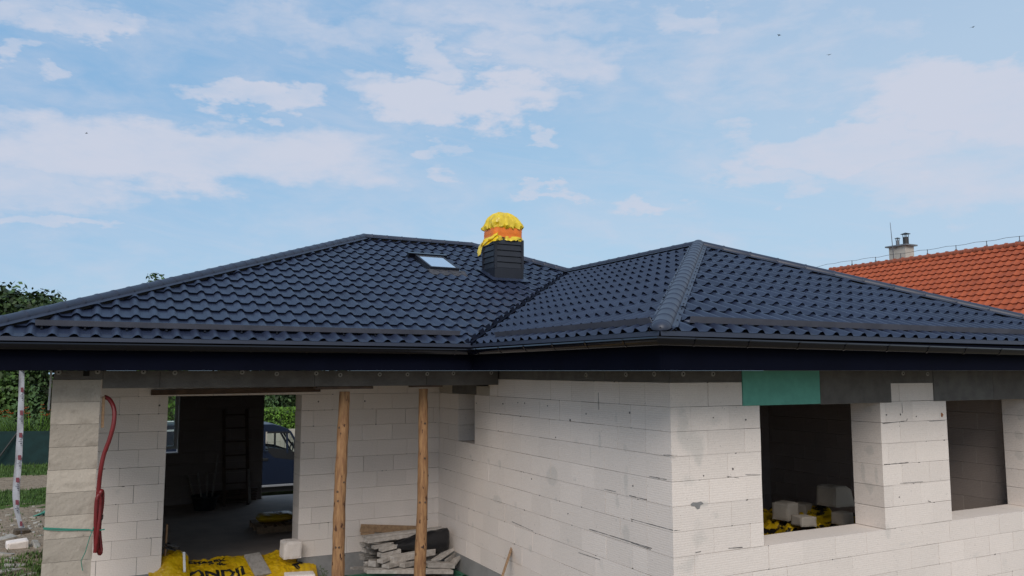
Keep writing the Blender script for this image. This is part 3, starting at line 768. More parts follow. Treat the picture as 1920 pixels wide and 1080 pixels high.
def cap_line(A, B, radius=.080, seg=.245, dropA=None, screws=False, flange=.055, endcap=False, lift=.050):
    """half round ridge or hip cap with raised rings and flat side flanges, A is the low end"""
    A = Vector(A) + Vector((0, 0, lift)); B = Vector(B) + Vector((0, 0, lift))
    d = (B - A); L = d.length; d.normalize(); x = d.cross(Vector((0, 0, 1))).normalized(); z = x.cross(d)
    tilt = .42
    def ringpts(s, r):
        c = A + d * s; o = []
        fx = math.cos(tilt); fz = -math.sin(tilt)
        e = radius
        o.append(c + x * (-(e + flange * fx)) + z * (flange * fz))
        o.append(c + x * (-e) + z * 0)
        for k in range(1, 12):
            a = math.pi * (1 - k / 12.0); o.append(c + x * (math.cos(a) * r) + z * (math.sin(a) * r * .80))
        o.append(c + x * e); o.append(c + x * (e + flange * fx) + z * (flange * fz))
        return o
    m_ = MB(); rings = []
    s = 0.0
    while s < L:
        e = min(L, s + seg)
        for (q, r) in ((s, radius), (s + .010, radius + .007), (s + .026, radius + .007), (s + .036, radius + .001), (e - .001, radius)):
            if q <= L and (not rings or q > rings[-1][0]): rings.append((q, r))
        s += seg
    idx = [[m_.vert(p) for p in ringpts(q, r)] for q, r in rings]
    for a, b in zip(idx, idx[1:]):
        for k in range(len(a) - 1): m_.face((a[k], a[k + 1], b[k + 1], b[k]))
    if endcap:   # rounded nose on the low end
        prev = idx[0][1:-1]
        for j in range(1, 6):
            t = j / 5 * math.pi / 2; c = A - d * (math.sin(t) * radius * 1.1)
            cur = []
            for k in range(13):
                a = math.pi * (1 - k / 12.0); rr = radius * math.cos(t) + .002
                cur.append(m_.vert(c + x * (math.cos(a) * rr) + z * (math.sin(a) * rr * .80)))
            for k in range(12): m_.face((prev[k], prev[k + 1], cur[k + 1], cur[k]))
            prev = cur
    o = HR(m_.build('ridge_cap', M['metal_cap'], smooth=40, fixn=False))
    me = o.data; bm = bmesh.new(); bm.from_mesh(me); bmesh.ops.recalc_face_normals(bm, faces=bm.faces)
    bm.to_mesh(me); bm.free()
    if screws:
        s = .1
        while s < L:
            for sg in (-1, 1):
                m2 = MB()
                c = A + d * s + x * sg * (radius + flange * .5) - z * (.5 * flange * math.sin(tilt))
                m2.tube([c, c + z * .008], [.009, .006], 8); sub(m2.build('screw_head', M['gutter'], smooth=40), o)
            s += seg
    # dark sealing strip under the flanges
    for sg in (-1, 1): m3 = MB(); m3.bar(A + x * sg * (radius + .012) - z * .035, B + x * sg * (radius + .012) - z * .035, .012, .05); sub(m3.build('sealing_strip', M['void']), o)
    return o
hipO = cap_line(PO + Vector((.06, .06, .0)), P3, radius=.088, flange=.05, endcap=True, screws=True, lift=.055)
hipL = cap_line(PL, P1)
ridge = cap_line(P2, P1, seg=.30)
hip2 = cap_line(P4, P2)
ridgeW = cap_line(P4 + Vector((0, .1, 0)), P3, seg=.30)
hipR = cap_line(PR, P3, seg=.40)
cap_line(PLB, P1); cap_line(PRB, P2)

def valley():
    m_ = MB(); A = PI_ + Vector((-.02, -.02, .0)); B = P4; d = (B - A).normalized(); x = d.cross(Vector((0, 0, 1))).normalized()
    for sg in (-1, 1):
        a0, b0 = A + Vector((0, 0, .012)), B + Vector((0, 0, .012))
        a1, b1 = a0 + x * sg * .10 + Vector((0, 0, .055)), b0 + x * sg * .10 + Vector((0, 0, .055))
        m_.poly([a0, b0, b1, a1])
    m_.bar(A + Vector((0, 0, .035)), B + Vector((0, 0, .035)), .03, .03)
    H(m_, 'valley_gutter', M['fascia'], fixn=False)
valley()

def eaves():
    # gutter : half round trough swept along the three visible eaves with mitred corners
    g = .072
    path = [Vector((PL.x - g, YBK - .06, 3.415)), Vector((PL.x - g, yI - g, 3.415)), Vector((xI - g, yI - g, 3.408)), Vector((xI - g, yO - g, 3.420)), Vector((PR.x + g, yO - g, 3.36)), Vector((PR.x + g, YBK - .06, 3.37))]
    rr = .064
    prof = [(rr + .012, -.002), (rr + .013, .002), (rr + .003, .016), (rr - .003, .014), (rr, .0)] + [(rr * math.cos(a), -rr * math.sin(a)) for a in [math.pi * k / 14 for k in range(1, 14)]] + [(-rr, 0), (-rr, .02), (-rr + .004, .02)] + \
           [((rr - .004) * math.cos(a), -(rr - .004) * math.sin(a)) for a in [math.pi * (1 - k / 14) for k in range(0, 15)]]
    m_ = MB(); rings = []
    for i, p in enumerate(path):
        def outn(a, b):
            d = (b - a); d.z = 0; d.normalize(); return Vector((d.y, -d.x, 0))   # right of travel
        ns = []
        if i > 0: ns.append(outn(path[i - 1], p))
        if i < len(path) - 1: ns.append(outn(p, path[i + 1]))
        n = sum(ns, Vector()) / len(ns); n = n / n.dot(ns[0])
        rings.append([m_.vert(p - n * -a * 1.0 if False else p + n * a, ) for a, b in prof] if False else [m_.vert(p + n * a + Vector((0, 0, b))) for a, b in prof])
    k = len(prof)
    for a, b in zip(rings, rings[1:]):
        for j in range(k): m_.face((a[j], a[(j + 1) % k], b[(j + 1) % k], b[j]))
    gut = H(m_, 'gutter', M['gutter'], smooth=40)
    # outward direction check: travel goes down the left side, then right; right-hand normal must point outwards
    def bracket(p, n):
        m2 = MB(); R2 = rr + .004; pts = [(R2 + .010, .014), (R2 + .012, .0)] + [(R2 * math.cos(a), -R2 * math.sin(a)) for a in [math.pi * q / 12 for q in range(1, 12)]]
        pts2 = pts + [(a * .97, b * .97) for a, b in pts[::-1]]
        t = Vector((-n.y, n.x, 0)) * .011
        m2.prism([p + n * a + Vector((0, 0, b)) for a, b in pts2], -t, t)
        sub(m2.build('bracket', M['gutter'], smooth=40), gut)
    for i in range(1, 4):
        a, b = path[i], path[i + 1]; d = b - a; L = d.length; dn = d.normalized(); n = Vector((dn.y, -dn.x, 0)).normalized(); s = .35
        while s < L - .15: bracket(a + dn * s, n); s += .62
    # fascia
    for a, b in (((PL.x, yI), (xI, yI)), ((xI, yI), (xI, yO)), ((xI, yO), (PR.x, yO)), ((PL.x, yI), (PL.x, YBK)), ((PR.x, yO), (PR.x, YBK)), ((PL.x, YBK), (PR.x, YBK))):
        m_ = MB(); x0, x1 = sorted((a[0], b[0])); y0, y1 = sorted((a[1], b[1]))
        if x1 - x0 > y1 - y0:
            yy = 1 if y0 < 19 else -1; m_.box((x0 + (.024 if x0 == xI else 0), y0, EZ + .002), (x1 if x1 != xI else xI + .022, y0 + .022 * yy, 3.43))
        else:
            xx = -1 if x0 > 11.7 else 1
            if x0 == xI: m_.box((x0, yO, EZ + .002), (x0 + .022, yI - .002, 3.43))
            else: m_.box((x0, y0 + .024, EZ + .002), (x0 + .022 * xx, y1 - .03, 3.43))
        H(m_, 'fascia', M['fascia'])
    # eave flashing above the gutter
    m_ = MB()
    for a, b, n in ((PL, PI_, Vector((0, -1, 0))), (PI_, PO, Vector((-1, 0, 0))), (PO, PR, Vector((0, -1, 0)))):
        z1, z2 = Vector((0, 0, .027)), Vector((0, 0, -.016))
        a0, b0 = (a, b)
        m_.poly([a - n * .10 + z1 + Vector((0, 0, .038)), b - n * .10 + z1 + Vector((0, 0, .038)), b + n * .006 + z1, a + n * .006 + z1])
        m_.poly([a + n * .006 + z1, b + n * .006 + z1, b + n * .012 + z2, a + n * .012 + z2])
    H(m_, 'eave_flashing', M['metal_cap'], fixn=False)
    # soffit
    m_ = MB(); z = 3.165
    m_.box((PL.x + .024, yI + .024, z), (PR.x - .024, YBK - .03, z + .01)); m_.box((xI + .024, yO + .024, z + .002), (PR.x - .024, yI + .02, z + .012))
    H(m_, 'soffit', M['soffit'])
eaves()

def guard(name_pts, n_up, out):
    """sheet steel snow guard : upright angle strip on little feet"""
    a, b = name_pts; m_ = MB(); d = (b - a).normalized()
    m_.prism([a, a + n_up * .062, a + n_up * .066 + out * .012, a + out * .003 + n_up * .0], (0, 0, 0), b - a)
    m_.prism([a, a - out * .07 - n_up * .004, a - out * .07, a + n_up * .004], (0, 0, 0), b - a)
    o = H(m_, 'snow_guard', M['guard'])
    L = (b - a).length; s = .06; k = 0
    while s < L: m2 = MB(); c = a + d * s; m2.bar(c - out * .02, c + out * .03 - n_up * .03, .02, .02); s += .4; sub(m2.build('guard_foot', M['gutter']), o)
def slope_frame(t, ax):
    c = 1 / math.sqrt(1 + t * t)
    if ax == 'y': return Vector((0, -t * c, c)), Vector((0, -c, -t * c))
    return Vector((-t * c, 0, c)), Vector((-c, 0, -t * c))
def onmain(x, y, h): return Vector((x, y, ZE + TM * (y - yI) + h))
nM, oM = slope_frame(TM, 'y'); nW, oW = slope_frame(TW, 'x'); nF, oF = slope_frame(TF, 'y')
guard((onmain(-.56, 9.68, .045), onmain(4.25, 9.66, .045)), nM, oM)
guard((Vector((4.47, 9.02, ZE + TW * .15 + .045)), Vector((4.47, 5.83, ZE + TW * .15 + .045))), nW, oW)
guard((Vector((4.80, 5.72, ZE + TF * .188 + .045)), Vector((11.45, 5.72, ZE + TF * .188 + .045))), nF, oF)

def skylight():
    u = Vector((1, 0, 0)); w = -oM; n = nM
    o0 = onmain(5.06, 12.74, 0)
    W_, L_ = .47, .74
    def P(a, b, h): return o0 + u * a + w * b + n * h
    def bx(m_, a0, a1, b0, b1, h0, h1):
        m_.prism([P(a0, b0, h0), P(a1, b0, h0), P(a1, b1, h0), P(a0, b1, h0)], (0, 0, 0), n * (h1 - h0))
    m_ = MB()
    for r in ((-.035, W_ + .035, -.035, .0), (-.035, W_ + .035, L_, L_ + .035), (-.035, 0, .0, L_), (W_, W_ + .035, .0, L_)): bx(m_, *r, -.02, .115)
    sk = H(m_, 'skylight', M['cladding'], bevel=.003)
    m_ = MB(); bx(m_, .001, W_ - .001, .001, L_ - .001, .085, .107); sub(m_.build('pane', M['glass']), sk)
    m_ = MB(); bx(m_, -.16, W_ + .12, L_ + .037, L_ + .12, .04, .135); sub(m_.build('blind_box', M['gutter'], bevel=.004), sk)
    # crumpled lead apron
    m_ = MB(); N_ = 30; rows = []
    for j in range(5):
        row = []
        for i in range(N_ + 1):
            a = -.10 + (W_ + .24) * i / N_; b = -.036 - .17 * j / 4 ; x = (o0.x + a - PL.x)
            h = .07 - .012 * j + (.03 * max(0, math.sin(2 * math.pi * (x / PER + .12)))) * (j / 4) + .008 * noise.noise(Vector((a * 30, b * 30, 0)))
            row.append(m_.vert(P(a, b, h)))
        rows.append(row)
    for a, b in zip(rows, rows[1:]):
        for i in range(N_): m_.face((a[i], a[i + 1], b[i + 1], b[i]))
    sub(m_.build('lead_apron', mat('grey lead', (.06, .06, .07), .6, var=.5, vscale=20), fixn=False), sk)
    m_ = MB()
    for a0, a1 in ((-.10, -.036), (W_ + .036, W_ + .09)): bx(m_, a0, a1, -.03, L_ + .03, .035, .06)
    sub(m_.build('side_flashing', M['gutter']), sk)
skylight()

def chimney():
    x0, x1, y0, y1 = 6.155, 6.70, 12.46, 12.95; zt = 5.535
    m_ = MB(); m_.box((x0 + .01, y0 + .01, 4.3), (x1 - .01, y1 - .01, zt))
    ch = H(m_, 'chimney', M['cladding'])
    base = 4.95
    # seamed horizontal boards, each lapped over the one below
    for sd in range(4):
        m_ = MB(); z = base; k = 0
        while z < zt - .01:
            z1 = min(z + .098, zt)
            t = .012
            if sd == 0: m_.prism([(x0 + .03, y0 + .006, z1), (x0 + .03, y0 - t, z + .004), (x0 + .03, y0 + .002, z - .004), (x0 + .03, y0 + .02, z1)], (0, 0, 0), (x1 - x0 - .06, 0, 0))
            if sd == 1: m_.prism([(x0 + .006, y0 + .03, z1), (x0 - t, y0 + .03, z + .004), (x0 + .002, y0 + .03, z - .004), (x0 + .02, y0 + .03, z1)], (0, 0, 0), (0, y1 - y0 - .06, 0))
            if sd == 2: m_.prism([(x1 - .006, y0 + .03, z1), (x1 + t, y0 + .03, z + .004), (x1 - .002, y0 + .03, z - .004), (x1 - .02, y0 + .03, z1)], (0, 0, 0), (0, y1 - y0 - .06, 0))
            if sd == 3: m_.prism([(x0 + .03, y1 - .006, z1), (x0 + .03, y1 + t, z + .004), (x0 + .03, y1 - .002, z - .004), (x0 + .03, y1 - .02, z1)], (0, 0, 0), (x1 - x0 - .06, 0, 0))
            z += .105; k += 1
        sub(m_.build('cladding_boards', M['cladding']), ch)
    for cx, cy in ((x0, y0), (x1, y0), (x1, y1), (x0, y1)): m_ = MB(); m_.box((cx - .017 if cx == x0 else cx - .03, cy - .017 if cy == y0 else cy - .03, base - .02), (cx + .03 if cx == x0 else cx + .017, cy + .03 if cy == y0 else cy + .017, zt - .07)); sub(m_.build('corner_trim', M['cladding'], bevel=.002), ch)
    m_ = MB(); m_.box((x0 - .012, y0 - .014, 4.62), (x1 + .012, y1 + .012, base))
    sub(m_.build('base_flashing', M['cladding'], bevel=.003), ch)
    # apron lying on the tiles
    m_ = MB()
    m_.prism([onmain(x0 - .12, y0 - .16, .055), onmain(x1 + .10, y0 - .16, .055), onmain(x1 + .10, y0, .06), onmain(x0 - .12, y0, .06)], (0, 0, 0), nM * .004)
    m_.prism([onmain(x0 - .12, y0, .055), onmain(x0, y0, .055), onmain(x0, y1 + .1, .055), onmain(x0 - .12, y1 + .1, .055)], (0, 0, 0), nM * .004)
    m_.prism([onmain(x1, y0, .055), onmain(x1 + .10, y0, .055), onmain(x1 + .10, y1 + .1, .055), onmain(x1, y1 + .1, .055)], (0, 0, 0), nM * .004)
    sub(m_.build('chimney_apron', M['metal']), ch)
    # ---- foil cover tied over the top : own thing
    cov = empty('chimney_cover', ((x0 + x1) / 2, (y0 + y1) / 2, zt), label='yellow plastic foil wrapped round the chimney top with orange tape', cat='cover')
    c = Vector(((x0 + x1) / 2, (y0 + y1) / 2, 0)); hx, hy = (x1 - x0) / 2, (y1 - y0) / 2
    def sq(a, k, z, amp=0.0, s=0):
        ca, sa = math.cos(a), math.sin(a); q = (abs(ca) ** 6 + abs(sa) ** 6) ** (-1 / 6)
        r = q * k; p = Vector((ca * r * hx, sa * r * hy, z))
        if amp: r2 = 1 + amp * noise.noise(Vector((ca * 4 + s, sa * 4, z * 9))); p.x *= r2; p.y *= r2; p.z += amp * .25 * noise.noise(Vector((ca * 7, sa * 7, s + 3)))
        return p
    n = 120; m_ = MB(); rings = []
    zt0 = .10
    for (k, z, am) in ((1.03, zt0 + .02, .03), (1.12, zt0 + .04, .16), (1.15, zt0 + .075, .2), (1.1, zt0 + .12, .16), (1.0, zt0 + .19, .12), (.82, zt0 + .26, .10), (.6, zt0 + .31, .08), (.35, zt0 + .335, .06), (.1, zt0 + .345, .02)):
        ring = []
        for i in range(n):
            p = sq(2 * math.pi * i / n, k, z, am)
            pl = max(0, 1 - (z - zt0) / .16) * .07; q_ = 1 + pl * math.sin(2 * math.pi * i / n * 17 + 2.2 * noise.noise(Vector((i * .31, 0, 0)))); p.x *= q_; p.y *= q_; p.z += .02 * noise.noise(Vector((i * .55, z * 22, 1)))
            if k < 1.1: p.x -= .03 * (z - zt0); p.z -= .10 * max(0, p.x) * (z - zt0) * 3
            ring.append(m_.vert(p))
        rings.append(ring)
    for a, b in zip(rings, rings[1:]):
        for i in range(n): m_.face((a[i], a[(i + 1) % n], b[(i + 1) % n], b[i]))
    m_.face(rings[-1])
    hood = m_.build('foil_hood', M['yellow_roof'], cov, smooth=28)
    m_ = MB(); rings = []
    for (k, z, am) in ((1.07, -.045, .05), (1.06, -.03, .02), (1.065, -.01, .015), (1.055, .015, .012), (1.07, .03, .015), (1.06, .06, .012), (1.07, .08, .015), (1.055, .11, .02), (1.07, .135, .03)):
        rings.append([m_.vert(sq(2 * math.pi * i / n, k, z, am, 5)) for i in range(n)])
    for a, b in zip(rings, rings[1:]):
        for i in range(n): m_.face((a[i], a[(i + 1) % n], b[(i + 1) % n], b[i]))
    m_.build('tape_band', M['orange'], cov, smooth=60)
    # skirt : ragged lower hem
    m_ = MB(); rings = []
    for j, (k, z) in enumerate(((1.05, -.01), (1.09, -.03), (1.10, -.055), (1.12, -.075))):
        ring = []
        for i in range(n):
            a = 2 * math.pi * i / n; dz = -(.02 + .03 * noise.noise(Vector((math.cos(a) * 8, math.sin(a) * 8, 2)))) * j / 3
            ring.append(m_.vert(sq(a, k, z + dz, .06 * j, 8)))
        rings.append(ring)
    for a, b in zip(rings, rings[1:]):
        for i in range(n): m_.face((a[i], a[(i + 1) % n], b[(i + 1) % n], b[i]))
    m_.build('foil_hem', M['yellow_roof'], cov, smooth=40, fixn=False)
    # loose flap blowing off the left side
    m_ = MB(); rows = []
    for j in range(17):
        t = j / 16; row = []
        cx = -hx + .05 - .36 * t + .05 * math.sin(t * 6); czz = -.0 - .10 * t - .26 * t * t
        wdt = .11 * (1 - .35 * t) + .015 * math.sin(t * 9)
        for i in range(9):
            s = i / 8 - .5
            row.append(m_.vert((cx + s * .05 + .02 * noise.noise(Vector((t * 5, s * 6, 1))), -hy - .02 + .10 * s + .06 * math.sin(s * 9 + t * 7) * (.3 + t), czz + s * wdt * 1.5 + .03 * noise.noise(Vector((t * 6, s * 8, 9))))))
        rows.append(row)
    for a, b in zip(rows, rows[1:]):
        for i in range(8): m_.face((a[i], a[i + 1], b[i + 1], b[i]))
    m_.build('loose_flap', M['yellow_roof'], cov, smooth=60, fixn=False)
chimney()

# ------------------------------------------------------------------ terrace : prop posts, planks, hose ...
def prop(pt, pb, r0, r1, label, seed):
    r_ = random.Random(seed); top = at(*pt, 10.03); bot = at(*pb, 10.03); d = (bot - top).normalized()
    end = top + d * ((top.z + .02) / -d.z)
    o = empty('prop_post', end, label=label, cat='post', group='log props under the terrace beam')
    m_ = MB(); n = 26; P = []; rr = []
    for i in range(n + 1):
        t = i / n; p = end.lerp(top, t) - end; p.x += .008 * math.sin(t * 7 + seed); p.y += .006 * math.sin(t * 5 + seed * 2)
        P.append(p); rr.append(r1 + (r0 - r1) * t + .003 * r_.uniform(-1, 1))
    m_.tube(P, rr, 16, jit=.035)
    m_.build('log', M['log'], o, smooth=50)
    m_ = MB()
    for k in range(9):
        t = r_.uniform(.2, .97); p = P[int(t * n)]; a = r_.uniform(-2.9, -.3)
        m_.tube([p + Vector((math.cos(a), math.sin(a), 0)) * (rr[int(t * n)] - .004), p + Vector((math.cos(a), math.sin(a), 0)) * (rr[int(t * n)] + .006)], [.016, .010], 8)
    m_.build('knots', M['wood_dark'], o, smooth=50)
    return o
prop((645, 734), (633, 1080), .068, .083, 'thicker left log prop standing between the doorway and the timber heap', 1)
prop((795, 729), (788, 1080), .058, .082, 'right log prop with peeling dark bark in front of the timber heap', 4)
def plank(name, p, q, w, h, mt, label, cat='plank', group=None, roll=0, tone=.5):
    p = Vector(p); q = Vector(q); m_ = MB(); m_.t = tone; m_.bar(Vector((0, 0, 0)), q - p, w, h, roll)
    o = m_.build(name, mt, bevel=min(w, h) * .08); o.location = p; return tag(o, label, cat, group)
a = at(590, 730.5, 10.03); b = at(695, 730.5, 10.03); plank('head_plank', (a.x, 10.0, 2.936), (b.x, 10.0, 2.938), .16, .034, M['wood_dark'], 'dark plank wedged between the thicker left log prop and the beam')
a = at(768, 726.5, 10.03); b = at(824, 726, 10.03); plank('head_plank', (a.x, 10.0, 2.945), (b.x, 10.0, 2.945), .16, .022, M['wood_dark'], 'thin dark plank on top of the right log prop')
a = at(283, 736, 11.97); b = at(600, 735, 11.97); plank('lintel_plank', (a.x, 11.965, 2.855), (b.x, 11.965, 2.875), .05, .075, M['wood_dark'], 'long brown formwork plank across the top of the patio opening')
a = at(195, 742, 9.85); b = at(193, 800, 9.85); plank('wood_lath', (a.x - .002, 9.93, 2.87), (b.x - .004, 9.93, 2.53), .035, .03, M['wood'], 'short pale wooden lath standing against the pillar above the red hose')
plank('white_lath', (XL - .03, 10.2, 3.15), (XL - .035, 10.2, 2.72), .03, .02, M['white'], 'thin white lath hanging beside the left edge of the pillar')

def hose():
    o = empty('red_hose', (.13, 9.86, 1.2), label='red corrugated hose hanging off the pillar and tied in a bundle', cat='hose')
    base = Vector((.13, 9.86, 1.2))
    def rib(pts, r, name):
        P = []; rr = []
        pts = [Vector(p) - base for p in pts]
        # resample smoothly (Catmull-Rom)
        Q = []
        for i in range(len(pts) - 1):
            p0 = pts[max(0, i - 1)]; p1 = pts[i]; p2 = pts[i + 1]; p3 = pts[min(len(pts) - 1, i + 2)]
            n = max(3, int((p2 - p1).length / .008))
            for k in range(n):
                t = k / n
                Q.append(.5 * ((2 * p1) + (p2 - p0) * t + (2 * p0 - 5 * p1 + 4 * p2 - p3) * t * t + (3 * p1 - p0 - 3 * p2 + p3) * t ** 3))
        Q.append(pts[-1])
        for i, q in enumerate(Q): P.append(q); rr.append(r * (1.0 if i % 2 else .9))
        m_ = MB(); m_.tube(P, rr, 10); m_.build(name, M['red'], o, smooth=70)
    def A_(px, py, dy=0.0): return at(px, py, 9.86 + dy)
    rib([A_(196, 744, .1), A_(206, 750, .06), A_(214, 768, .0), A_(213, 795, -.03), A_(205, 825, -.03), A_(195, 852, -.02), A_(189, 880, -.02), A_(185, 915, -.0), A_(182, 960, 0), A_(181, 990, -.02)], .024, 'hanging_hose')
    rib([A_(182, 1035, .0), A_(181, 990, -.03), A_(184, 945, -.03), A_(189, 922, -.02), A_(192, 925, .02), A_(191, 950, .03), A_(186, 990, .03), A_(189, 1030, .02), A_(187, 1038, .01), A_(184, 1030, -.01)], .022, 'hose_loop')
    rib([A_(179, 1030, -.01), A_(179, 985, -.05), A_(181, 940, -.05), A_(186, 928, -.04), A_(188, 945, -.03), A_(184, 990, -.05), A_(178, 1036, -.04)], .021, 'hose_loop')
    m_ = MB(); m_.tube([Vector(A_(191, 968, -.02)) - base, Vector(A_(193, 965, -.02)) - base, Vector(A_(192.5, 972, -.02)) - base, Vector(A_(189, 977, -.02)) - base], .006, 6)
    m_.build('wire_hook', M['iron'], o, smooth=60)
hose()
def strap():
    o = empty('green_strap', (XL, 9.87, 1.5), label='green packing strap tied round the pillar and the red hose bundle', cat='strap')
    base = Vector((XL, 9.87, 1.5)); m_ = MB()
    def band(pts, w, name):
        m_ = MB(); pts = [Vector(p) - base for p in pts]; prev = None
        for p in pts:
            cur = (m_.vert(p + Vector((0, 0, w / 2))), m_.vert(p - Vector((0, 0, w / 2))), m_.vert(p + Vector((0, .0015, -w / 2))), m_.vert(p + Vector((0, .0015, w / 2))))
            if prev:
                for k in range(4): m_.face((prev[k], prev[(k + 1) % 4], cur[(k + 1) % 4], cur[k]))
            prev = cur
        m_.build(name, M['strap'], o)
    zL, zR = at(85, 990, 9.86).z, at(176, 993, 9.86).z
    pts = [(XL - .006, 10.0, zL), (XL - .006, 9.872, zL)] + [(XL + t * .46, 9.868, zL + (zR - zL) * t - .004 * math.sin(t * 3)) for t in (.1, .3, .5, .7, .9)] + [(.07, 9.82, zR), (.13, 9.80, zR - .002), (.19, 9.82, zR)]
    band(pts, .013, 'band')
    band([(p[0], p[1] - .002, p[2] - .010 - .006 * math.sin(i)) for i, p in enumerate(pts[1:-3])], .010, 'band')
    m_ = MB(); P = [at(176, 988, 9.80), at(168, 1008, 9.80), at(160, 1035, 9.81), at(152, 1052, 9.82), at(154, 1065, 9.84), at(155, 1070, 9.84)]
    m_.tube([Vector(p) - base for p in P], .0045, 6); m_.build('loose_end', M['strap'], o, smooth=60)
strap()

def film_strip():
    """printed foil ribbon hanging from the left eave"""
    base = Vector((-1.2, 17.6, 0))
    o = empty('foil_ribbon', base, label='long pale foil ribbon with dark red print hanging from the left eave', cat='ribbon')
    ks = [(41, 690, 10), (40, 740, 11), (38, 800, 12), (35, 860, 13), (31, 905, 14), (30, 930, 14), (31, 955, 11), (36, 975, 9), (41, 990, 12)]
    def cen(py):
        for (x0, y0, w0), (x1, y1, w1) in zip(ks, ks[1:]):
            if y0 <= py <= y1: t = (py - y0) / (y1 - y0); return x0 + (x1 - x0) * t, w0 + (w1 - w0) * t
        return ks[-1][0], ks[-1][2]
    m_ = MB(); prev = None; py = 690
    while py <= 990:
        x, w = cen(py); row = []
        for i in range(5):
            s = i / 4 - .5; p = at(x + s * w, py, 17.6) - base; p.y += .03 * noise.noise(Vector((py * .03, s * 2, 0))); row.append(p)
        cur = [m_.vert(p) for p in row] + [m_.vert(p + Vector((0, .004, 0))) for p in row[::-1]]
        if prev:
            for k in range(10): m_.face((prev[k], prev[(k + 1) % 10], cur[(k + 1) % 10], cur[k]))
        prev = cur; py += 6
    m_.build('ribbon', M['film'], o, smooth=60)
    m_ = MB(); m2 = MB()
    for py in (731, 774, 816, 858, 900, 942, 982):
        x, w = cen(py)
        def q(mb, a, b, c, d):
            P = [at(x + a * w, py + c, 17.56) - base, at(x + b * w, py + c, 17.56) - base, at(x + b * w, py + d, 17.56) - base, at(x + a * w, py + d, 17.56) - base]
            mb.prism(P, (0, 0, 0), (0, .003, 0))
        q(m_, -.12, .36, -4.5, 4.5)
        q(m2, .0, .3, 8, 9.5); q(m2, -.2, .3, 11, 12.2); q(m2, .05, .3, 14.5, 17); q(m2, .1, .3, 19, 20)
    m_.build('red_marks', M['red_print'], o); m2.build('small_print', M['grey_print'], o)
film_strip()

# ------------------------------------------------------------------ foil, blocks and boards at the doorway
def text_mesh(s, size, M4, mt, name, parent, bend=None):
    cu = bpy.data.curves.new(name, 'FONT'); cu.body = s; cu.size = size; cu.extrude = .001; cu.offset = .004 + .03 * max(0, size - .1)
    tmp = bpy.data.objects.new('tmp', cu); COL.objects.link(tmp)
    dg = bpy.context.evaluated_depsgraph_get(); me = bpy.data.meshes.new_from_object(tmp.evaluated_get(dg))
    bpy.data.objects.remove(tmp)
    bm = bmesh.new(); bm.from_mesh(me); bmesh.ops.subdivide_edges(bm, edges=[e for e in bm.edges if e.calc_length() > .03], cuts=2)
    bmesh.ops.triangulate(bm, faces=bm.faces)
    for v in bm.verts:
        v.co = M4 @ v.co
        if bend: v.co = bend(v.co)
    bm.to_mesh(me); bm.free(); me.materials.append(mt)
    o = bpy.data.objects.new(name, me); COL.objects.link(o); o.parent = parent
    return o

def foil_sheet(name, x0, x1, zf, mt, label, seed, y_in=12.32, y_out=11.42, texts=()):
    """crumpled sheet draped over the doorway threshold; zf(x) gives the height of the hump"""
    base = Vector(((x0 + x1) / 2, 11.8, .1))
    o = empty(name, base, label=label, cat='foil')
    def hz(x, y):
        t = (y_in - y) / (y_in - y_out)
        top = zf(x)
        z = top - .50 * t ** 1.7
        p = Vector((x * 2.6, y * 3.4, seed))
        z += .04 * noise.noise(p) + .045 * abs(noise.noise(p * 2.3)) + .030 * abs(noise.noise(p * 5.1)) + .014 * abs(noise.noise(p * 11)) - .03
        return z
    nx, ny = int((x1 - x0) / .012), 80; m_ = MB(); rows = []
    for j in range(ny + 1):
        y = y_in + (y_out - y_in) * j / ny; row = []
        for i in range(nx + 1):
            x = x0 + (x1 - x0) * i / nx + .02 * noise.noise(Vector((y * 6, seed, 0))) * (1 if i in (0, nx) else 0)
            row.append(m_.vert(Vector((x, y, hz(x, y))) - base))
        rows.append(row)
    for a, b in zip(rows, rows[1:]):
        for i in range(nx): m_.face((a[i], a[i + 1], b[i + 1], b[i]))
    m_.build('sheet', mt, o, smooth=45, fixn=False)
    for (s, size, x, y, rz, sx) in texts:
        M4 = Matrix.Translation((x, y, 0)) @ Matrix.Rotation(rz, 4, 'Z') @ Matrix.Diagonal((sx, 1.0, 1, 1))
        text_mesh(s, size, M4, M['ink'], 'printed_letters', o, bend=lambda c: Vector((c.x, c.y, hz(c.x, c.y) + .008 + c.z)) - base)
    return o
foil_sheet('yellow_foil', .78, 1.28, lambda x: .54 + .13 * max(0, 1 - ((x - 1.10) / .26) ** 2), M['yellow'], 'bulging yellow foil bundle at the left jamb of the doorway', 3.3)
foil_sheet('yellow_foil', 1.22, 2.12, lambda x: .52, M['yellow'], 'flat yellow foil with large black letters lying across the doorway threshold', 8.1,
           texts=(('SMAREX', .10, 1.30, 12.17, .03, 1.3), ('DE   MMW', .05, 1.55, 12.07, .03, 1.0), ('ONDII', .21, 1.26, 11.80, .04, 1.25)))
foil_sheet('yellow_foil', 2.14, 3.0, lambda x: .52 - .10 * max(0, x - 2.65) / .35, M['yellow'], 'crumpled yellow foil under the white block at the right jamb', 5.7,
           texts=(('INO', .13, 2.72, 11.85, .9, 1.2),))
m_ = MB(); m_.t = .4; pA, pB_ = at(472, 1046, 12.15) + Vector((0, 0, .05)), at(494, 1088, 11.78) + Vector((0, 0, .07)); 
plank('loose_plank', pA, pB_ , .23, .035, M['wood_grey'], 'flat grey brown plank laid over the yellow foil in the doorway')
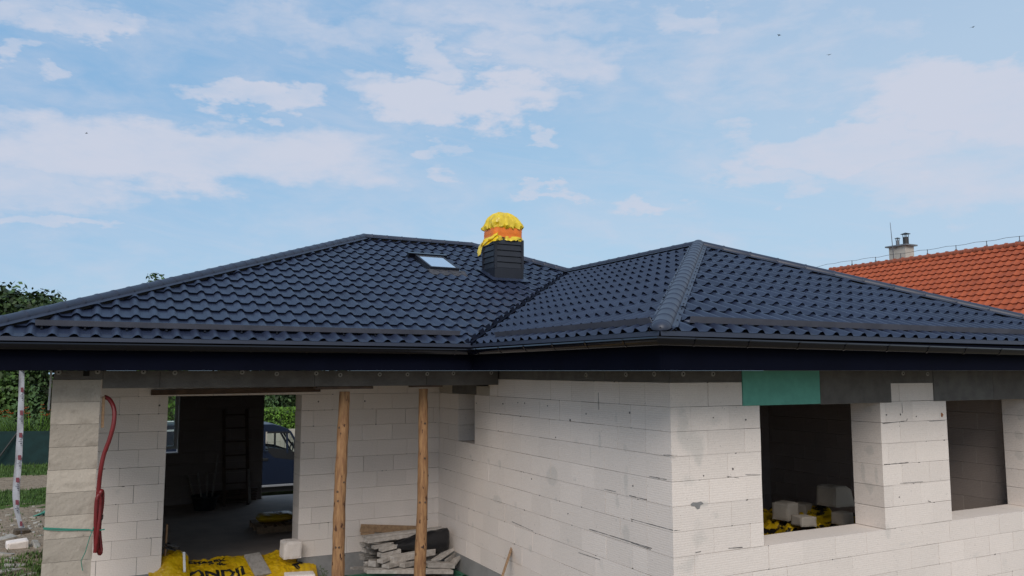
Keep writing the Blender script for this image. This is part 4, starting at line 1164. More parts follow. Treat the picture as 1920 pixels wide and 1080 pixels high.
def rough_block(name, size, loc, rot, mt, label, group=None, chip=0.0, seed=1, cat='block'):
    m_ = MB(); sx, sy, sz = size; m_.box((-sx / 2, -sy / 2, 0), (sx / 2, sy / 2, sz))
    me_o = m_.build(name, mt)
    me = me_o.data; bm = bmesh.new(); bm.from_mesh(me)
    bmesh.ops.subdivide_edges(bm, edges=bm.edges[:], cuts=6, use_grid_fill=True)
    for v in bm.verts:
        e = sum(abs(abs(c) - h) < 1e-4 for c, h in ((v.co.x, sx / 2), (v.co.y, sy / 2), (v.co.z - sz / 2, sz / 2)))
        nv = noise.noise(v.co * 14 + Vector((seed, 0, 0)))
        if e >= 2: v.co *= 1 - .035 * (1 + nv) - .02
        v.co += Vector((1, 1, 1)) * .004 * nv
        if chip and v.co.x > sx / 2 - chip and v.co.z > sz * .3: v.co.x -= (v.co.z / sz - .3) * chip * .9; v.co.z -= .03 * (v.co.x + chip - sx / 2 > 0)
    bm.to_mesh(me); bm.free()
    for p in me.polygons: p.use_smooth = False
    me_o.location = loc; me_o.rotation_euler = rot
    return tag(me_o, label, cat, group)
rough_block('concrete_block', (.26, .24, .24), (2.62, 11.90, .50), (.02, .03, .10), M['block'], 'white aerated concrete block standing on yellow foil at the right door jamb', seed=2)
rough_block('concrete_block', (.40, .24, .14), (2.62, 11.30, .27), (.0, .04, -.10), M['block'], 'white block at the lower edge of the photo on the yellow foil', seed=6)
plank('white_tube', at(345, 1036, 11.75), at(346, 1072, 11.45), .03, .02, M['white'], 'narrow white strip standing at the edge of the bulging foil bundle', 'strip')
def black_scrap():
    m_ = MB(); c = at(322, 1028, 12.0)
    for k in range(7):
        p = Vector((rnd.uniform(-.09, .05), rnd.uniform(-.08, .08), rnd.uniform(0, .06))); m_.bar(p + Vector((-.06, 0, .02)), p + Vector((.06, .02, -.03)), .05, .015, roll=rnd.uniform(-.6, .6))
    o = m_.build('black_scrap', M['black']); o.location = c; tag(o, 'black plastic scraps lying on the bulging foil bundle by the left door jamb', 'scrap')
black_scrap()
plank('timber_board', (.99, 12.2, .6), (1.0, 12.2, 1.05), .12, .02, M['wood'], 'yellowish board leaning just inside the left door jamb')

# ------------------------------------------------------------------ timber heap in the corner
def heap():
    G = 'boards heaped in the corner of the terrace'
    L0 = 'short grey board in the heap behind the right log prop'
    ORD = 'first second third fourth fifth sixth seventh eighth ninth tenth eleventh twelfth thirteenth fourteenth fifteenth'.split()
    def bd(a, b, Y0, Y1, w, h, mt='wood_grey', label=L0, roll=0.0, tone=.5):
        p = at(*a, Y0); q = at(*b, Y1)
        plank('timber_board', p, q, w, h, M[mt], label, 'board', G, roll, tone)
    bd((676, 990), (782, 993), 11.85, 11.85, .03, .11, 'wood', 'light brown board at the back of the heap against the block wall')
    bd((682, 1007), (830, 990), 11.35, 11.45, .14, .03, label='long grey board lying topmost and slanting over the heap', tone=.8)
    bd((686, 1015), (826, 995), 11.2, 11.5, .12, .045, label='pale yellow grey board directly under the topmost one', tone=.95, mt='wood_grey')
    bd((678, 1001), (700, 1000), 11.6, 11.6, .12, .04, mt='wood', label='short brown offcut under the left end of the light brown board')
    r_ = random.Random(9)
    for i in range(15):      # sawn ends on the left side
        x = 680 + r_.uniform(-3, 14); y = 1012 + i * 3.6
        bd((x, y), (x + r_.uniform(28, 60), y - r_.uniform(1, 9)), 11.5 - i * .014, 11.6, .10, .032, tone=r_.random(), roll=r_.uniform(-.2, .2), label='grey board end in the left side of the heap, %s from the top' % ORD[i])
    bd((699, 1026), (731, 1020), 11.2, 11.25, .10, .05, tone=.7, label='short grey board just below the left end of the pale yellow grey board'); bd((713, 1031), (741, 1024), 11.1, 11.15, .10, .05, tone=.9, label='short pale board touching the left end of the black foil sack')
    bd((711, 1041), (748, 1032), 11.12, 11.2, .12, .06, tone=.8, label='grey board lying just above the thick grey beam end'); bd((733, 1049), (812, 1034), 11.0, 11.3, .12, .09, label='thick grey beam end in the middle of the heap', tone=.95)
    bd((712, 1053), (733, 1044), 10.95, 11.1, .10, .05, tone=.85, label='short thick offcut directly left of the thick grey beam end'); bd((697, 1057), (716, 1058), 11.0, 11.2, .12, .08, tone=.6, label='squarish grey offcut low at the left side of the heap')
    bd((722, 1062), (755, 1053), 10.9, 11.1, .13, .05, tone=.7, label='slanting grey board directly below the thick grey beam end'); bd((752, 1060), (790, 1053), 10.95, 11.2, .12, .06, tone=.5, label='short grey offcut just left of the right log prop near the heap foot')
    bd((817, 1050), (843, 1032), 11.1, 11.3, .17, .04, label='wide pale offcut propped up steeply at the right of the heap', tone=.9, roll=.3); bd((835, 1053), (858, 1037), 11.1, 11.35, .03, .06, tone=.4, label='thin dark board crossing behind the steep pale offcut')
    bd((845, 1062), (857, 1046), 11.0, 11.2, .14, .04, tone=.7, roll=.4, label='grey offcut at the far right end of the heap by the wing wall')
    bd((800, 1058), (850, 1060), 11.0, 11.0, .14, .07, tone=.55, label='thick grey board just right of the right log prop above the pale beam'); bd((660, 1066), (700, 1064), 11.1, 11.2, .10, .03, tone=.3, label='thin dark board sticking out at the lower left of the heap')
    bd((685, 1070), (846, 1071), 10.9, 10.9, .16, .05, label='long straight pale beam at the foot of the heap', tone=1.0)
    bd((800, 1052), (818, 1036), 11.3, 11.5, .12, .03, tone=.35, label='narrow dark grey board partly under the black foil sack')
    m_ = MB()
    for a, b in (((650, 1075), (900, 1078)),):
        pass
    # green frame under the heap
    m_ = MB(); base = Vector((4.2, 11.2, 0.05))
    for (x0, y0, x1, y1) in ((3.3, 10.85, 5.0 - .08, 10.85), (3.3, 11.6, 4.92, 11.6), (3.35, 10.8, 3.35, 11.65), (4.88, 9.6, 4.88, 11.5)):
        m_.bar(Vector((x0, y0, .19)) - base, Vector((x1, y1, .19)) - base, .06, .06)
    o = m_.build('steel_frame', mat('green painted steel', (.04, .16, .10), .5, var=.3)); o.location = base
    tag(o, 'green painted steel frame lying under the timber heap', 'frame')
    m_ = MB(); m_.box((-.17, -.08, 0), (.17, .08, .03)); o = m_.build('foam_offcut', M['green'], bevel=.005); o.location = at(722, 1090, 10.75); tag(o, 'turquoise foam offcut peeping out under the long pale beam', 'offcut')
    # rubble fill
    # black foil bag
    m_ = MB(); n = 28; rings = []
    A_, B_ = at(738, 1026, 11.28), at(842, 1008, 11.35)
    base = A_.copy(); K = 26
    for j in range(K + 1):
        t = j / K; c = A_.lerp(B_, t) - base; ring = []
        rz = .085 + .085 * min(1, t * 1.3); ry = .10
        if j in (0, K): rz *= .72; ry *= .7
        for i in range(n):
            a = 2 * math.pi * i / n; f = 1 + .16 * noise.noise(Vector((t * 5, math.cos(a) * 2.4, math.sin(a) * 2.4)))
            ring.append(m_.vert(c + Vector((.02 * math.cos(a), math.cos(a) * ry * f, math.sin(a) * rz * f - .03 * t))))
        rings.append(ring)
    for a, b in zip(rings, rings[1:]):
        for i in range(n): m_.face((a[i], a[(i + 1) % n], b[(i + 1) % n], b[i]))
    m_.face(rings[0][::-1]); m_.face(rings[-1])
    o = m_.build('foil_sack', M['black'], smooth=50); o.location = base; tag(o, 'bulky shiny black foil sack lying on the timber heap', 'sack')
heap()
plank('leaning_board', at(938, 1092, 9.0), at(959, 1028, 9.55) , .075, .03, M['wood'], 'single brown board leaning against the side wall of the wing', tone=.3, roll=1.2)

def weed():
    base = Vector((2.98, 11.35, .0)); c = at(612, 1078, 11.35)
    o = empty('weed', (c.x, 11.35, 0), label='small leafy green weed growing beside the left log prop', cat='plant')
    m_ = MB(); st = MB(); r_ = random.Random(4)
    for s in range(5):
        tip = Vector((r_.uniform(-.10, .10), r_.uniform(-.06, .06), .36 + r_.uniform(-.1, .12))); b0 = Vector((r_.uniform(-.03, .03), 0, 0)); st.tube([b0, b0.lerp(tip, .5) + Vector((.01, 0, 0)), tip], [.005, .004, .002], 5)
        for k in range(16):
            t = .25 + .75 * k / 15; p = b0.lerp(tip, t); a = k * 2.4; d = Vector((math.cos(a), math.sin(a), .35)).normalized(); L_ = .06 * (1.15 - t * .6); x = d.cross(Vector((0, 0, 1))).normalized()
            m_.t = r_.random(); m_.poly([p, p + d * L_ * .5 + x * .011, p + d * L_ - Vector((0, 0, .012)), p + d * L_ * .5 - x * .011])
    st.build('stem', M['leaf_mid'], o, smooth=60); m_.build('leaves', M['leaf_mid'], o, fixn=False)
weed()

# ------------------------------------------------------------------ inside the big room
def room():
    # white window frame in the rear wall
    o = empty('window', (1.0, YREAR + .2, 1.46), label='white plastic window frame set in the rear wall opening', cat='window')
    m_ = MB(); x0, x1, z0, z1 = -.69, .69, .0, 1.33
    for a, b in (((x0, -.04, z0), (x0 + .07, .04, z1)), ((x1 - .07, -.04, z0), (x1, .04, z1)), ((x0 + .07, -.04, z0), (x1 - .07, .04, z0 + .07)), ((x0 + .07, -.04, z1 - .07), (x1 - .07, .04, z1))): m_.box(a, b)
    m_.build('frame', M['white'], o)
    m_ = MB(); m_.box((x0 + .07, -.005, .07), (x1 - .07, .005, z1 - .07)); m_.build('pane', M['pane'], o)
    # ladder
    a = at(440, 941, 18.3); lad = empty('ladder', (a.x, 18.1, .3), label='dark wooden ladder leaning against the rear wall inside the room', cat='ladder')
    m_ = MB(); 
    for sx in (-.24, .24): m_ = MB(); m_.bar((sx, 0, 0), (sx, .55, 2.0), .06, .03, up=Vector((0, 1, 0))); m_.build('rail', M['wood_dark'], lad)
    for k in range(7): m_ = MB(); t = (k + .6) / 7; m_.bar((-.24, .55 * t, 2.0 * t), (.24, .55 * t, 2.0 * t), .03, .03); m_.build('rung', M['wood_dark'], lad)
    for dx in (.0, .55): pass
    plank('grey_pole', at(468, 943, 18.0), at(466, 880, 18.3), .05, .05, M['wood_grey'], 'short pale post leaning next to the ladder in the dark room')
    # mortar tub
    c = at(384, 947, 17.9); tub = empty('mortar_tub', (c.x, 17.9, .3), label='black mortar tub standing on the floor near the rear wall', cat='tub')
    m_ = MB(); n = 20; prof = [(.20, 0), (.26, .26), (.28, .27), (.28, .29), (.25, .28), (.19, .03), (0.001, .03)]
    rings = [[m_.vert((r * math.cos(2 * math.pi * i / n), r * math.sin(2 * math.pi * i / n), z)) for i in range(n)] for r, z in prof]
    for a, b in zip(rings, rings[1:]):
        for i in range(n): m_.face((a[i], a[(i + 1) % n], b[(i + 1) % n], b[i]))
    m_.face(rings[0][::-1]); m_.build('bowl', M['van_dark'], tub, smooth=40)
    for i in range(4): plank('tool_handle', (c.x - .12 + .08 * i, 17.9, .35), (c.x - .3 + .2 * i, 18.5, 1.1 + rnd.uniform(-.2, .3)), .035, .035, M['wood_grey'], '%s tool handle standing in the black mortar tub' % ('leftmost', 'second from left', 'third from left', 'rightmost')[i], 'tool', 'tools standing in the tub')
    # boards stacked against rear wall
    for i in range(5): plank('stacked_board', (2.2 + i * .01, 18.55 - .04 * i, .33 + .06 * i), (3.3, 18.55 - .04 * i, .35 + .06 * i), .1, .04, M['wood_dark'], 'dark board on the floor along the rear wall, %s in its stack' % ('lowest', 'second from below', 'middle one', 'second from above', 'topmost')[i], 'board', 'dark boards along the rear wall')
    # sacks on a pallet at the right of the floor
    c = at(528, 1010, 14.6); pal = empty('pallet', (c.x, 15.2, .3), label='low wooden pallet on the room floor near the right jamb', cat='pallet')
    m_ = MB()
    for k in range(5): m_ = MB(); m_.box((-.38 + k * .17, -.4, .10), (-.27 + k * .17, .4, .122)); m_.build('deck_board', M['wood'], pal)
    for k in (-.35, 0, .35): m_ = MB(); m_.box((-.38, k - .04, 0), (.42, k + .04, .098)); m_.build('runner', M['wood'], pal)
    sk = empty('sack', (c.x, 15.2, .424), label='yellow sack with black print lying on the low pallet', cat='sack')
    m_ = MB(); n = 24; K = 14; rings = []
    for j in range(K + 1):
        t = j / K * 2 - 1; s = math.sqrt(max(0.02, 1 - abs(t) ** 5)); ring = []
        for i in range(n):
            a = 2 * math.pi * i / n; f = 1 + .12 * noise.noise(Vector((t * 2, math.cos(a) * 2, math.sin(a) * 2)))
            ring.append(m_.vert((t * .34, math.cos(a) * .24 * s * f, .085 + math.sin(a) * .085 * s * f)))
        rings.append(ring)
    for a, b in zip(rings, rings[1:]):
        for i in range(n): m_.face((a[i], a[(i + 1) % n], b[(i + 1) % n], b[i]))
    m_.face(rings[0][::-1]); m_.face(rings[-1]); m_.build('body', M['yellow'], sk, smooth=50)
    text_mesh('02', .17, Matrix.Translation((-.05, -.08, .172)), M['ink'], 'printed_letters', sk)
    m_ = MB(); m_.bar((0, 0, 0), (.25, .05, .01), .03, .02); o2 = m_.build('wood_scrap', M['wood_dark']); o2.location = at(488, 967, 16.5); o2.location.z = .32; tag(o2, 'tiny dark wood scrap alone in the middle of the room floor', 'scrap')
room()

# ------------------------------------------------------------------ stack behind the first window
def window_stack():
    Y = 7.7
    pal = empty('block_stack', (8.5, 8.0, .3), label='pile of wrapped building material standing behind the first window', cat='stack')
    m_ = MB(); m_.box((-.75, -.45, 0), (.75, .55, .75)); m_.build('wrapped_load', M['yellow'], pal, bevel=.03)
    # crumpled foil top
    m_ = MB(); rows = []; n = 46
    for j in range(29):
        row = []
        for i in range(n + 1):
            x = -.85 + 1.7 * i / n; y = -.55 + 1.1 * j / 28; p = Vector((x * 3.2, y * 3.2, 2))
            z = .80 + .20 * noise.noise(p) + .16 * abs(noise.noise(p * 2.1)) - .3 * max(0, abs(x) - .62) * 3 + .10 * max(0, x) 
            row.append(m_.vert((x, y, z)))
        rows.append(row)
    for a, b in zip(rows, rows[1:]):
        for i in range(n): m_.face((a[i], a[i + 1], b[i + 1], b[i]))
    m_.build('crumpled_foil', M['yellow_ink'], pal, smooth=40, fixn=False)
    def bl(px, py, Yq, size, rot, label, seed, chip=0.0, mt='block'):
        p = at(px, py, Yq); rough_block('concrete_block', size, (p.x, p.y, p.z), rot, M['block_rough'], label, 'loose blocks behind the first window', chip, seed)  # darker block material puts the room's dimness into the colour
    bl(1567, 948, 7.75, (.46, .30, .27), (.0, .06, .15), 'large white block with a broken corner topmost on the pile behind the first window', 3, .16)
    bl(1473, 973, 7.85, (.26, .24, .22), (0, 0, .2), 'grey block at the left end of the pile behind the first window', 4)
    bl(1507, 985, 7.35, (.24, .20, .12), (0, .05, -.1), 'small flat block in the middle of the pile behind the first window', 5)
    bl(1505, 965, 8.2, (.22, .2, .16), (0, 0, .3), 'small dark block at the back of the pile behind the first window', 7)
    bl(1580, 982, 7.3, (.22, .18, .15), (0, 0, .05), 'block lowest at the right end of the pile behind the first window', 8)
window_stack()

# ------------------------------------------------------------------ garden side
def leaf_cloud(mb, c, rad, n, size, r_, lobes=14, flat=0.0, shell=.55):
    c = Vector(c); L_ = []
    for k in range(lobes):
        d = Vector((r_.gauss(0, 1), r_.gauss(0, 1), r_.gauss(0, 1))).normalized() * r_.uniform(.35, .85)
        L_.append((Vector((d.x * rad[0], d.y * rad[1], d.z * rad[2])), r_.uniform(.28, .5)))
    for i in range(n):
        lc, lr = r_.choice(L_); d = Vector((r_.gauss(0, 1), r_.gauss(0, 1), r_.gauss(0, 1))).normalized()
        k = lr * (shell + (1 - shell) * r_.random()) * r_.uniform(.8, 1.1)
        p = c + lc + Vector((d.x * rad[0], d.y * rad[1], d.z * rad[2])) * k
        s = size * r_.uniform(.6, 1.4); a = (d + Vector((r_.uniform(-1, 1), r_.uniform(-1, 1), r_.uniform(-.6, 1)))).normalized()
        x = a.cross(Vector((r_.uniform(-1, 1), r_.uniform(-1, 1), r_.uniform(-1, 1)))).normalized(); y = a.cross(x)
        mb.t = r_.random()
        mb.poly([p - x * s * .5, p + y * s * .32, p + x * s * .5, p - y * s * .32])
def tree(name, x, y, z0, h, rad, n, size, mt, label, seed, cat='tree', group=None, crown_lo=.35, lobes=16):
    r_ = random.Random(seed); o = empty(name, (x, y, z0), label=label, cat=cat, group=group)
    t = MB(); c = Vector((0, 0, h - rad[2])); t.tube([(0, 0, -.2), (.05, 0, h * .3), (.0, .05, h - rad[2])], [h * .028, h * .02, h * .012], 8)
    for k in range(7):
        d = Vector((r_.uniform(-1, 1) * rad[0], r_.uniform(-1, 1) * rad[1], r_.uniform(-.2, .8) * rad[2])) * .75
        s = Vector((0, 0, h * r_.uniform(.3, .6))); t.tube([s, s.lerp(c + d, .5) + Vector((0, 0, .1)), c + d], [h * .012, h * .008, h * .003], 6)
    t.build('trunk', M['bark'], o, smooth=60)
    m_ = MB(); leaf_cloud(m_, c, rad, n, size, r_, lobes); m_.build('crown', mt, o, fixn=False)
    return o
g = -.42
tree('dark_tree', -2.9, 45, g, 7.75, (2.6, 2.4, 2.4), 9000, .28, M['leaf_dark'], 'dense dark round tree rising above the left end of the roof', 1, lobes=26)
tree('slender_tree', 2.5, 46, g, 8.75, (1.5, 1.2, 1.5), 900, .20, M['leaf_mid'], 'thin tree top just peeping over the sloping left hip of the roof', 2, lobes=10)
for i, (x, y, h, rx, mt, lab) in enumerate(((-4.3, 39, 5.4, 2.0, 'leaf_mid', 'mid green tree behind the green net fence at the left edge of the photo'),
                                       (-1.6, 40, 5.6, 2.0, 'leaf_dark', 'darker tree behind the green net fence next to the pillar'),
                                       (2.75, 37, 5.0, 1.5, 'leaf_light', 'bushy tree seen through the small window in the rear wall'),
                                       (6.4, 40, 5.2, 2.2, 'leaf_dark', 'dark tree behind the clipped hedge seen through the doorway'),
                                       (9.8, 41, 5.4, 2.3, 'leaf_dark', 'dark tree behind the right end of the clipped hedge'),
                                       (-7.2, 41, 5.6, 2.2, 'leaf_dark', 'dark tree behind the far left part of the net fence'))):
    tree('garden_tree', x, y, -.5, h, (rx, 1.4, 2.4), 5200, .20, M[mt], lab, 20 + i, group='trees beyond the garden', lobes=22)
def bushes():
    for i, (px, h, mt) in enumerate(((5, 2.0, 'leaf_light'), (30, 2.1, 'leaf_mid'), (62, 1.9, 'leaf_light'), (95, 2.2, 'leaf_mid'), (125, 2.0, 'leaf_light'))):
        p = at(px, 860, 36.8); r_ = random.Random(60 + i)
        o = empty('lily_clump', (p.x, 36.8, -.45), label=('leaves and orange flowers above net fence %s' % ('at the left edge of the photo', 'just left of the pale ribbon', 'just right of the pale ribbon', 'at the pillar edge', 'behind the pillar')[i]), cat='plant', group='flowering clumps behind the net fence')
        m_ = MB(); fl = MB()
        for k in range(150):
            a = r_.uniform(0, 6.28); b = Vector((r_.uniform(-.3, .3), r_.uniform(-.2, .2), 0)); L_ = h * r_.uniform(.6, 1.05); lean = r_.uniform(.1, .5)
            d = Vector((math.cos(a) * lean, math.sin(a) * lean, 1)).normalized(); x = d.cross(Vector((math.sin(a), math.cos(a), 0))).normalized() * .02
            m_.t = r_.random(); m_.poly([b - x, b + d * L_ * .6 - x, b + d * L_ - Vector((0, 0, .1)) + Vector((math.cos(a), math.sin(a), 0)) * .15, b + d * L_ * .6 + x])
        for k in range(9):
            c = Vector((r_.uniform(-.45, .45), r_.uniform(-.35, .1), h * r_.uniform(.88, 1.05))); m_.bar((c.x * .4, c.y, .2), c, .012, .012)
            for q in range(5):
                a = q * 1.256; d = Vector((math.cos(a), math.sin(a), .5)); s = d.cross(Vector((0, 0, 1))).normalized() * .03; fl.poly([c, c + d * .05 + s, c + d * .10, c + d * .05 - s])
        m_.build('leaves', M[mt], o, fixn=False); fl.build('blossoms', M['flower'], o, fixn=False)
bushes()
def fence():
    Y = 36.0; zt = at(20, 808, Y).z; zb = -.5
    o = empty('net_fence', (-6, Y, zb), label='low fence covered with dark green shade netting across the garden', cat='fence')
    m_ = MB(); prev = None; x = -14.0
    while x < 2.0:
        w = .05 * math.sin(x * 2.1) + .03 * noise.noise(Vector((x * 3, 0, 0)))
        cur = (m_.vert((x + 6, w, .02)), m_.vert((x + 6, w, zt - zb - .02 + .02 * math.sin(x * 1.3))), m_.vert((x + 6, w + .01, zt - zb - .02 + .02 * math.sin(x * 1.3))), m_.vert((x + 6, w + .01, .02)))
        if prev:
            for k in range(4): m_.face((prev[k], prev[(k + 1) % 4], cur[(k + 1) % 4], cur[k]))
        prev = cur; x += .15
    m_.build('netting', M['netting'], o, smooth=50)
    for k in range(7):
        m_ = MB(); m_.tube([(-8 + k * 2.5 + .35, .09, -.1), (-8 + k * 2.5 + .35, .09, zt - zb + .03)], .025, 8); m_.build('fence_post', M['iron'], o, smooth=60)
    m_ = MB(); a = at(-5, 862, Y - .15) - Vector((-6, Y, zb)); b = at(32, 812, Y - .05) - Vector((-6, Y, zb)); m_.tube([a, b], .035, 8); m_.build('brace', M['iron'], o, smooth=60)
fence()

def grass():
    r_ = random.Random(5); m_ = MB()
    def tuft(x, y, h, n):
        z = gz(x, y)
        for k in range(n):
            a = r_.uniform(0, 6.28); d = Vector((math.cos(a) * r_.uniform(.1, .7), math.sin(a) * r_.uniform(.1, .7), 1)) * h * r_.uniform(.5, 1.2); s = Vector((math.sin(a), -math.cos(a), 0)) * .008
            b = Vector((x + r_.uniform(-.06, .06), y + r_.uniform(-.06, .06), z - .01)); m_.t = r_.random(); m_.poly([b - s * 1.5, b + s * 1.5, b + d])
    for k in range(1500): tuft(r_.uniform(-5, 0), r_.uniform(25.4, 28.6), .09, 4)
    for k in range(900): tuft(r_.uniform(-5, .5), r_.uniform(32.3, 36), .14, 5)
    for k in range(1500):
        x, y = r_.uniform(-2.6, -.35), r_.uniform(13, 18.8)
        if noise.noise(Vector((x * 1.1, y * .9, 3))) + .35 * (x + 1.5) > -.05: tuft(x, y, .10, 5)
    for k in range(160): tuft(r_.uniform(-3.5, -.4), r_.uniform(19, 25), .06, 3)
    tag(m_.build('grass', M['leaf_mid'], fixn=False), 'green grass tufts on the soil left of the house', 'grass', kind='stuff')
grass()
def rubble():
    r_ = random.Random(15)
    def stone(px, py, size, rot, label, mt='stone', group='rubble slabs on the ground'):
        p = atZ(px, py, -.36)
        for _ in range(3): p = atZ(px, py, gz(p.x, p.y))
        o = rough_block('rubble_slab', size, (p.x, p.y, p.z - .02), rot, M[mt], label, group, 0, r_.random() * 50, 'rubble')
    stone(32, 1027, (.38, .26, .17), (.1, -.05, .2), 'pale block fragment beside the pillar lying in the grass', 'block')
    stone(68, 1025, (.12, .5, .06), (.3, .2, .3), 'narrow stone slab stuck in the soil right of the pale block fragment')
    for i, (px, py, s, rz, lab) in enumerate(((8, 1010, (.42, .26, .05), .4, 'flat broken slab at the left picture edge above the others'), (10, 1040, (.3, .22, .05), -.3, 'small flat slab at the left edge below the pale fragment'),
            (28, 1062, (.34, .2, .05), .2, 'flat slab in the grass near the lower left corner'), (10, 1072, (.46, .3, .05), .7, 'large flat slab filling the lower left corner'),
            (48, 1078, (.36, .14, .04), .1, 'thin dark sided slab at the bottom edge left of the pillar'), (22, 1050, (.2, .16, .05), -.6, 'tiny slab between two larger slabs in the lower left'))):
        stone(px, py, s, (r_.uniform(-.15, .15), r_.uniform(-.15, .15), rz), lab)
    for i in range(26):
        px, py = r_.uniform(-5, 80), r_.uniform(950, 1005)
        stone(px, py, (r_.uniform(.05, .13), r_.uniform(.05, .12), r_.uniform(.02, .06)), (r_.uniform(-.4, .4), r_.uniform(-.4, .4), r_.uniform(0, 3)), 'small loose stone on the bare soil left of the pillar', group='loose stones on the soil')
    p = atZ(75, 966, -.4); m_ = MB()
    for k in range(9): m_.bar((r_.uniform(-.2, .2), r_.uniform(-.1, .1), .01), (r_.uniform(-.05, .3), r_.uniform(-.1, .1), .10 + r_.uniform(0, .06)), .03, .006, roll=r_.uniform(-1, 1))
    o = m_.build('strap_tangle', M['strap']); o.location = (p.x, p.y, gz(p.x, p.y)); tag(o, 'tangle of green strapping lying on the soil left of the pillar', 'strap')
    p = atZ(40, 997, -.4); o = rough_block('soil_lump', (.30, .22, .12), (p.x, p.y, gz(p.x, p.y) - .03), (.1, .1, .3), M['bark'], 'brown lump of earth at the foot of the pale ribbon', seed=9, cat='clod')
rubble()

# ------------------------------------------------------------------ rear : van, concrete fence, hedge
def van():
    Y0 = 24.5; gzv = -.62
    o = empty('parked_van', (3.0, Y0 + .95, gzv), label='dark blue delivery van parked behind the house seen through the doorway', cat='van')
    # local frame: x forward (world +X), y 0 at centre line, z up
    def q(px, py): p = at(px, py, Y0); return (p.x - 3.0, p.z - gzv)
    W = .95
    # body side outline from rear to front
    out = [(-2.9, .42), (-2.9, 2.22), (-2.7, 2.30), (1.45, 2.30), (1.65, 2.26), (2.05, 2.17), (2.33, 2.03), (2.78, 1.42), (3.35, 1.18), (3.52, .95), (3.55, .45)]
    sill = .44
    # cargo part
    m_ = MB(); m_.prism([(x, 0, z) for x, z in [(-2.9, sill), (-2.9, 2.22), (-2.8, 2.27), (1.42, 2.27), (1.42, sill)]], (0, -W, 0), (0, W, 0))
    m_.build('cargo_body', M['van'], o, bevel=.03)
    # lower cab
    m_ = MB(); m_.prism([(x, 0, z) for x, z in [(1.424, sill), (1.424, 1.44), (1.72, 1.43), (2.20, 1.36), (2.74, 1.22), (3.30, 1.06), (3.50, .90), (3.55, sill)]], (0, -W, 0), (0, W, 0))
    m_.build('cab_body', M['van'], o, bevel=.02)
    m_ = MB()
    m_.prism([(x, 0, z) for x, z in [(1.424, 2.0), (1.424, 2.20), (1.8, 2.19), (2.05, 2.13), (2.26, 2.03), (2.34, 1.93), (2.22, 1.90)]], (0, -W + .05, 0), (0, W - .05, 0))
    roof = m_.build('cab_roof', M['van'], o, bevel=.01)
    m_ = MB()
    for sy in (-1, 1):
        y = sy * (W - .03)
        m_ = MB(); m_.bar((1.55, y, 1.42), (1.55, y - sy * .03, 2.0), .05, .24, up=Vector((0, 1, 0))); m_.build('window_pillar', M['van'], o)
        m_ = MB(); m_.bar((2.23, y, 1.33), (2.21, y - sy * .03, 1.98), .05, .08, up=Vector((0, 1, 0))); m_.build('window_pillar', M['van'], o)
        m_ = MB(); m_.bar((2.74, y, 1.20), (2.30, y - sy * .03, 1.97), .05, .10, up=Vector((0, 1, 0))); m_.build('window_pillar', M['van'], o)

    m_ = MB()
    for sy in (-1, 1):
        y = sy * (W - .01)
        m_ = MB(); m_.prism([(1.62, y, 1.75), (1.68, y, 1.52), (2.2, y, 1.44), (2.7, y, 1.26), (2.66, y, 1.10), (2.2, y, 1.16), (1.85, y, 1.22), (1.68, y, 1.38)], (0, 0, 0), (0, sy * .012, 0)); m_.build('window_trim', M['van_dark'], o)
        m_ = MB(); m_.prism([(1.62, y, 1.93), (1.64, y, 1.985), (2.24, y, 1.97), (2.26, y, 1.93)], (0, 0, 0), (0, sy * .012, 0)); m_.build('window_trim', M['van_dark'], o)
    m_ = MB(); y = -W + .02; m_.poly([(1.64, y, 1.4), (2.22, y, 1.36), (2.22, y + .02, 1.97), (1.64, y + .02, 1.97)]); m_.poly([(2.26, y, 1.30), (2.70, y, 1.22), (2.30, y + .02, 1.96), (2.26, y + .02, 1.97)])
    m_.build('side_window', M['pane'], o, fixn=False)
    m_ = MB(); m_.poly([(2.80, -.85, 1.24), (2.80, .85, 1.24), (2.29, .8, 2.02), (2.29, -.8, 2.02)]); m_.build('windscreen', M['pane'], o, fixn=False)
    m_ = MB(); y = -W - .002   # door seams and handle
    for a, b in (((1.44, .5), (1.44, 2.2)), ((2.55, .5), (2.62, 1.2))): m_.bar((a[0], y, a[1]), (b[0], y, b[1]), .012, .006, up=Vector((0, 1, 0)))
    door = m_.build('door', M['van_dark'], o)
    m_ = MB(); m_.box((1.50, -W - .03, 1.14), (1.68, -W + .01, 1.22)); m_.build('handle', M['van_dark'], door, bevel=.008)
    m_ = MB(); m_.box((-2.9, -W - .02, sill - .06), (3.0, -W + .05, sill)); m_.build('sill_strip', mat('pale grey sill', (.30, .31, .33), .5), o, bevel=.008)
    m_ = MB(); m_.box((-2.85, -W + .1, .22), (3.3, W - .1, sill - .005)); m_.build('underbody', M['van_dark'], o)
    m_ = MB(); m_.box((-2.9, -W - .006, 2.08), (1.4, -W + .02, 2.13)); m_.build('roof_rail', mat('light rail', (.5, .52, .55), .4), o)
    m_ = MB(); m_.tube([(-2.2, -.6, 2.30), (-1.85, -.6, 2.50), (-1.8, -.6, 2.5)], .03, 8); m_.tube([(-2.2, -.6, 2.32), (-.9, -.6, 2.33)], .02, 8); m_.build('roof_rack', M['white'], o, smooth=50)
    for x in (-1.7, 2.95):
        for y in (-.83, .83):
            m_ = MB(); m_.tube([(x, y - .12, .34), (x, y + .12, .34)], .34, 24); w = m_.build('wheel', M['rubber'], o, smooth=40, bevel=0)
            m_ = MB(); s = -1 if y < 0 else 1; m_.tube([(x, y + s * .125, .34), (x, y + s * .115, .34)], [.17, .2], 20); m_.build('rim', M['rim'], w, smooth=40)
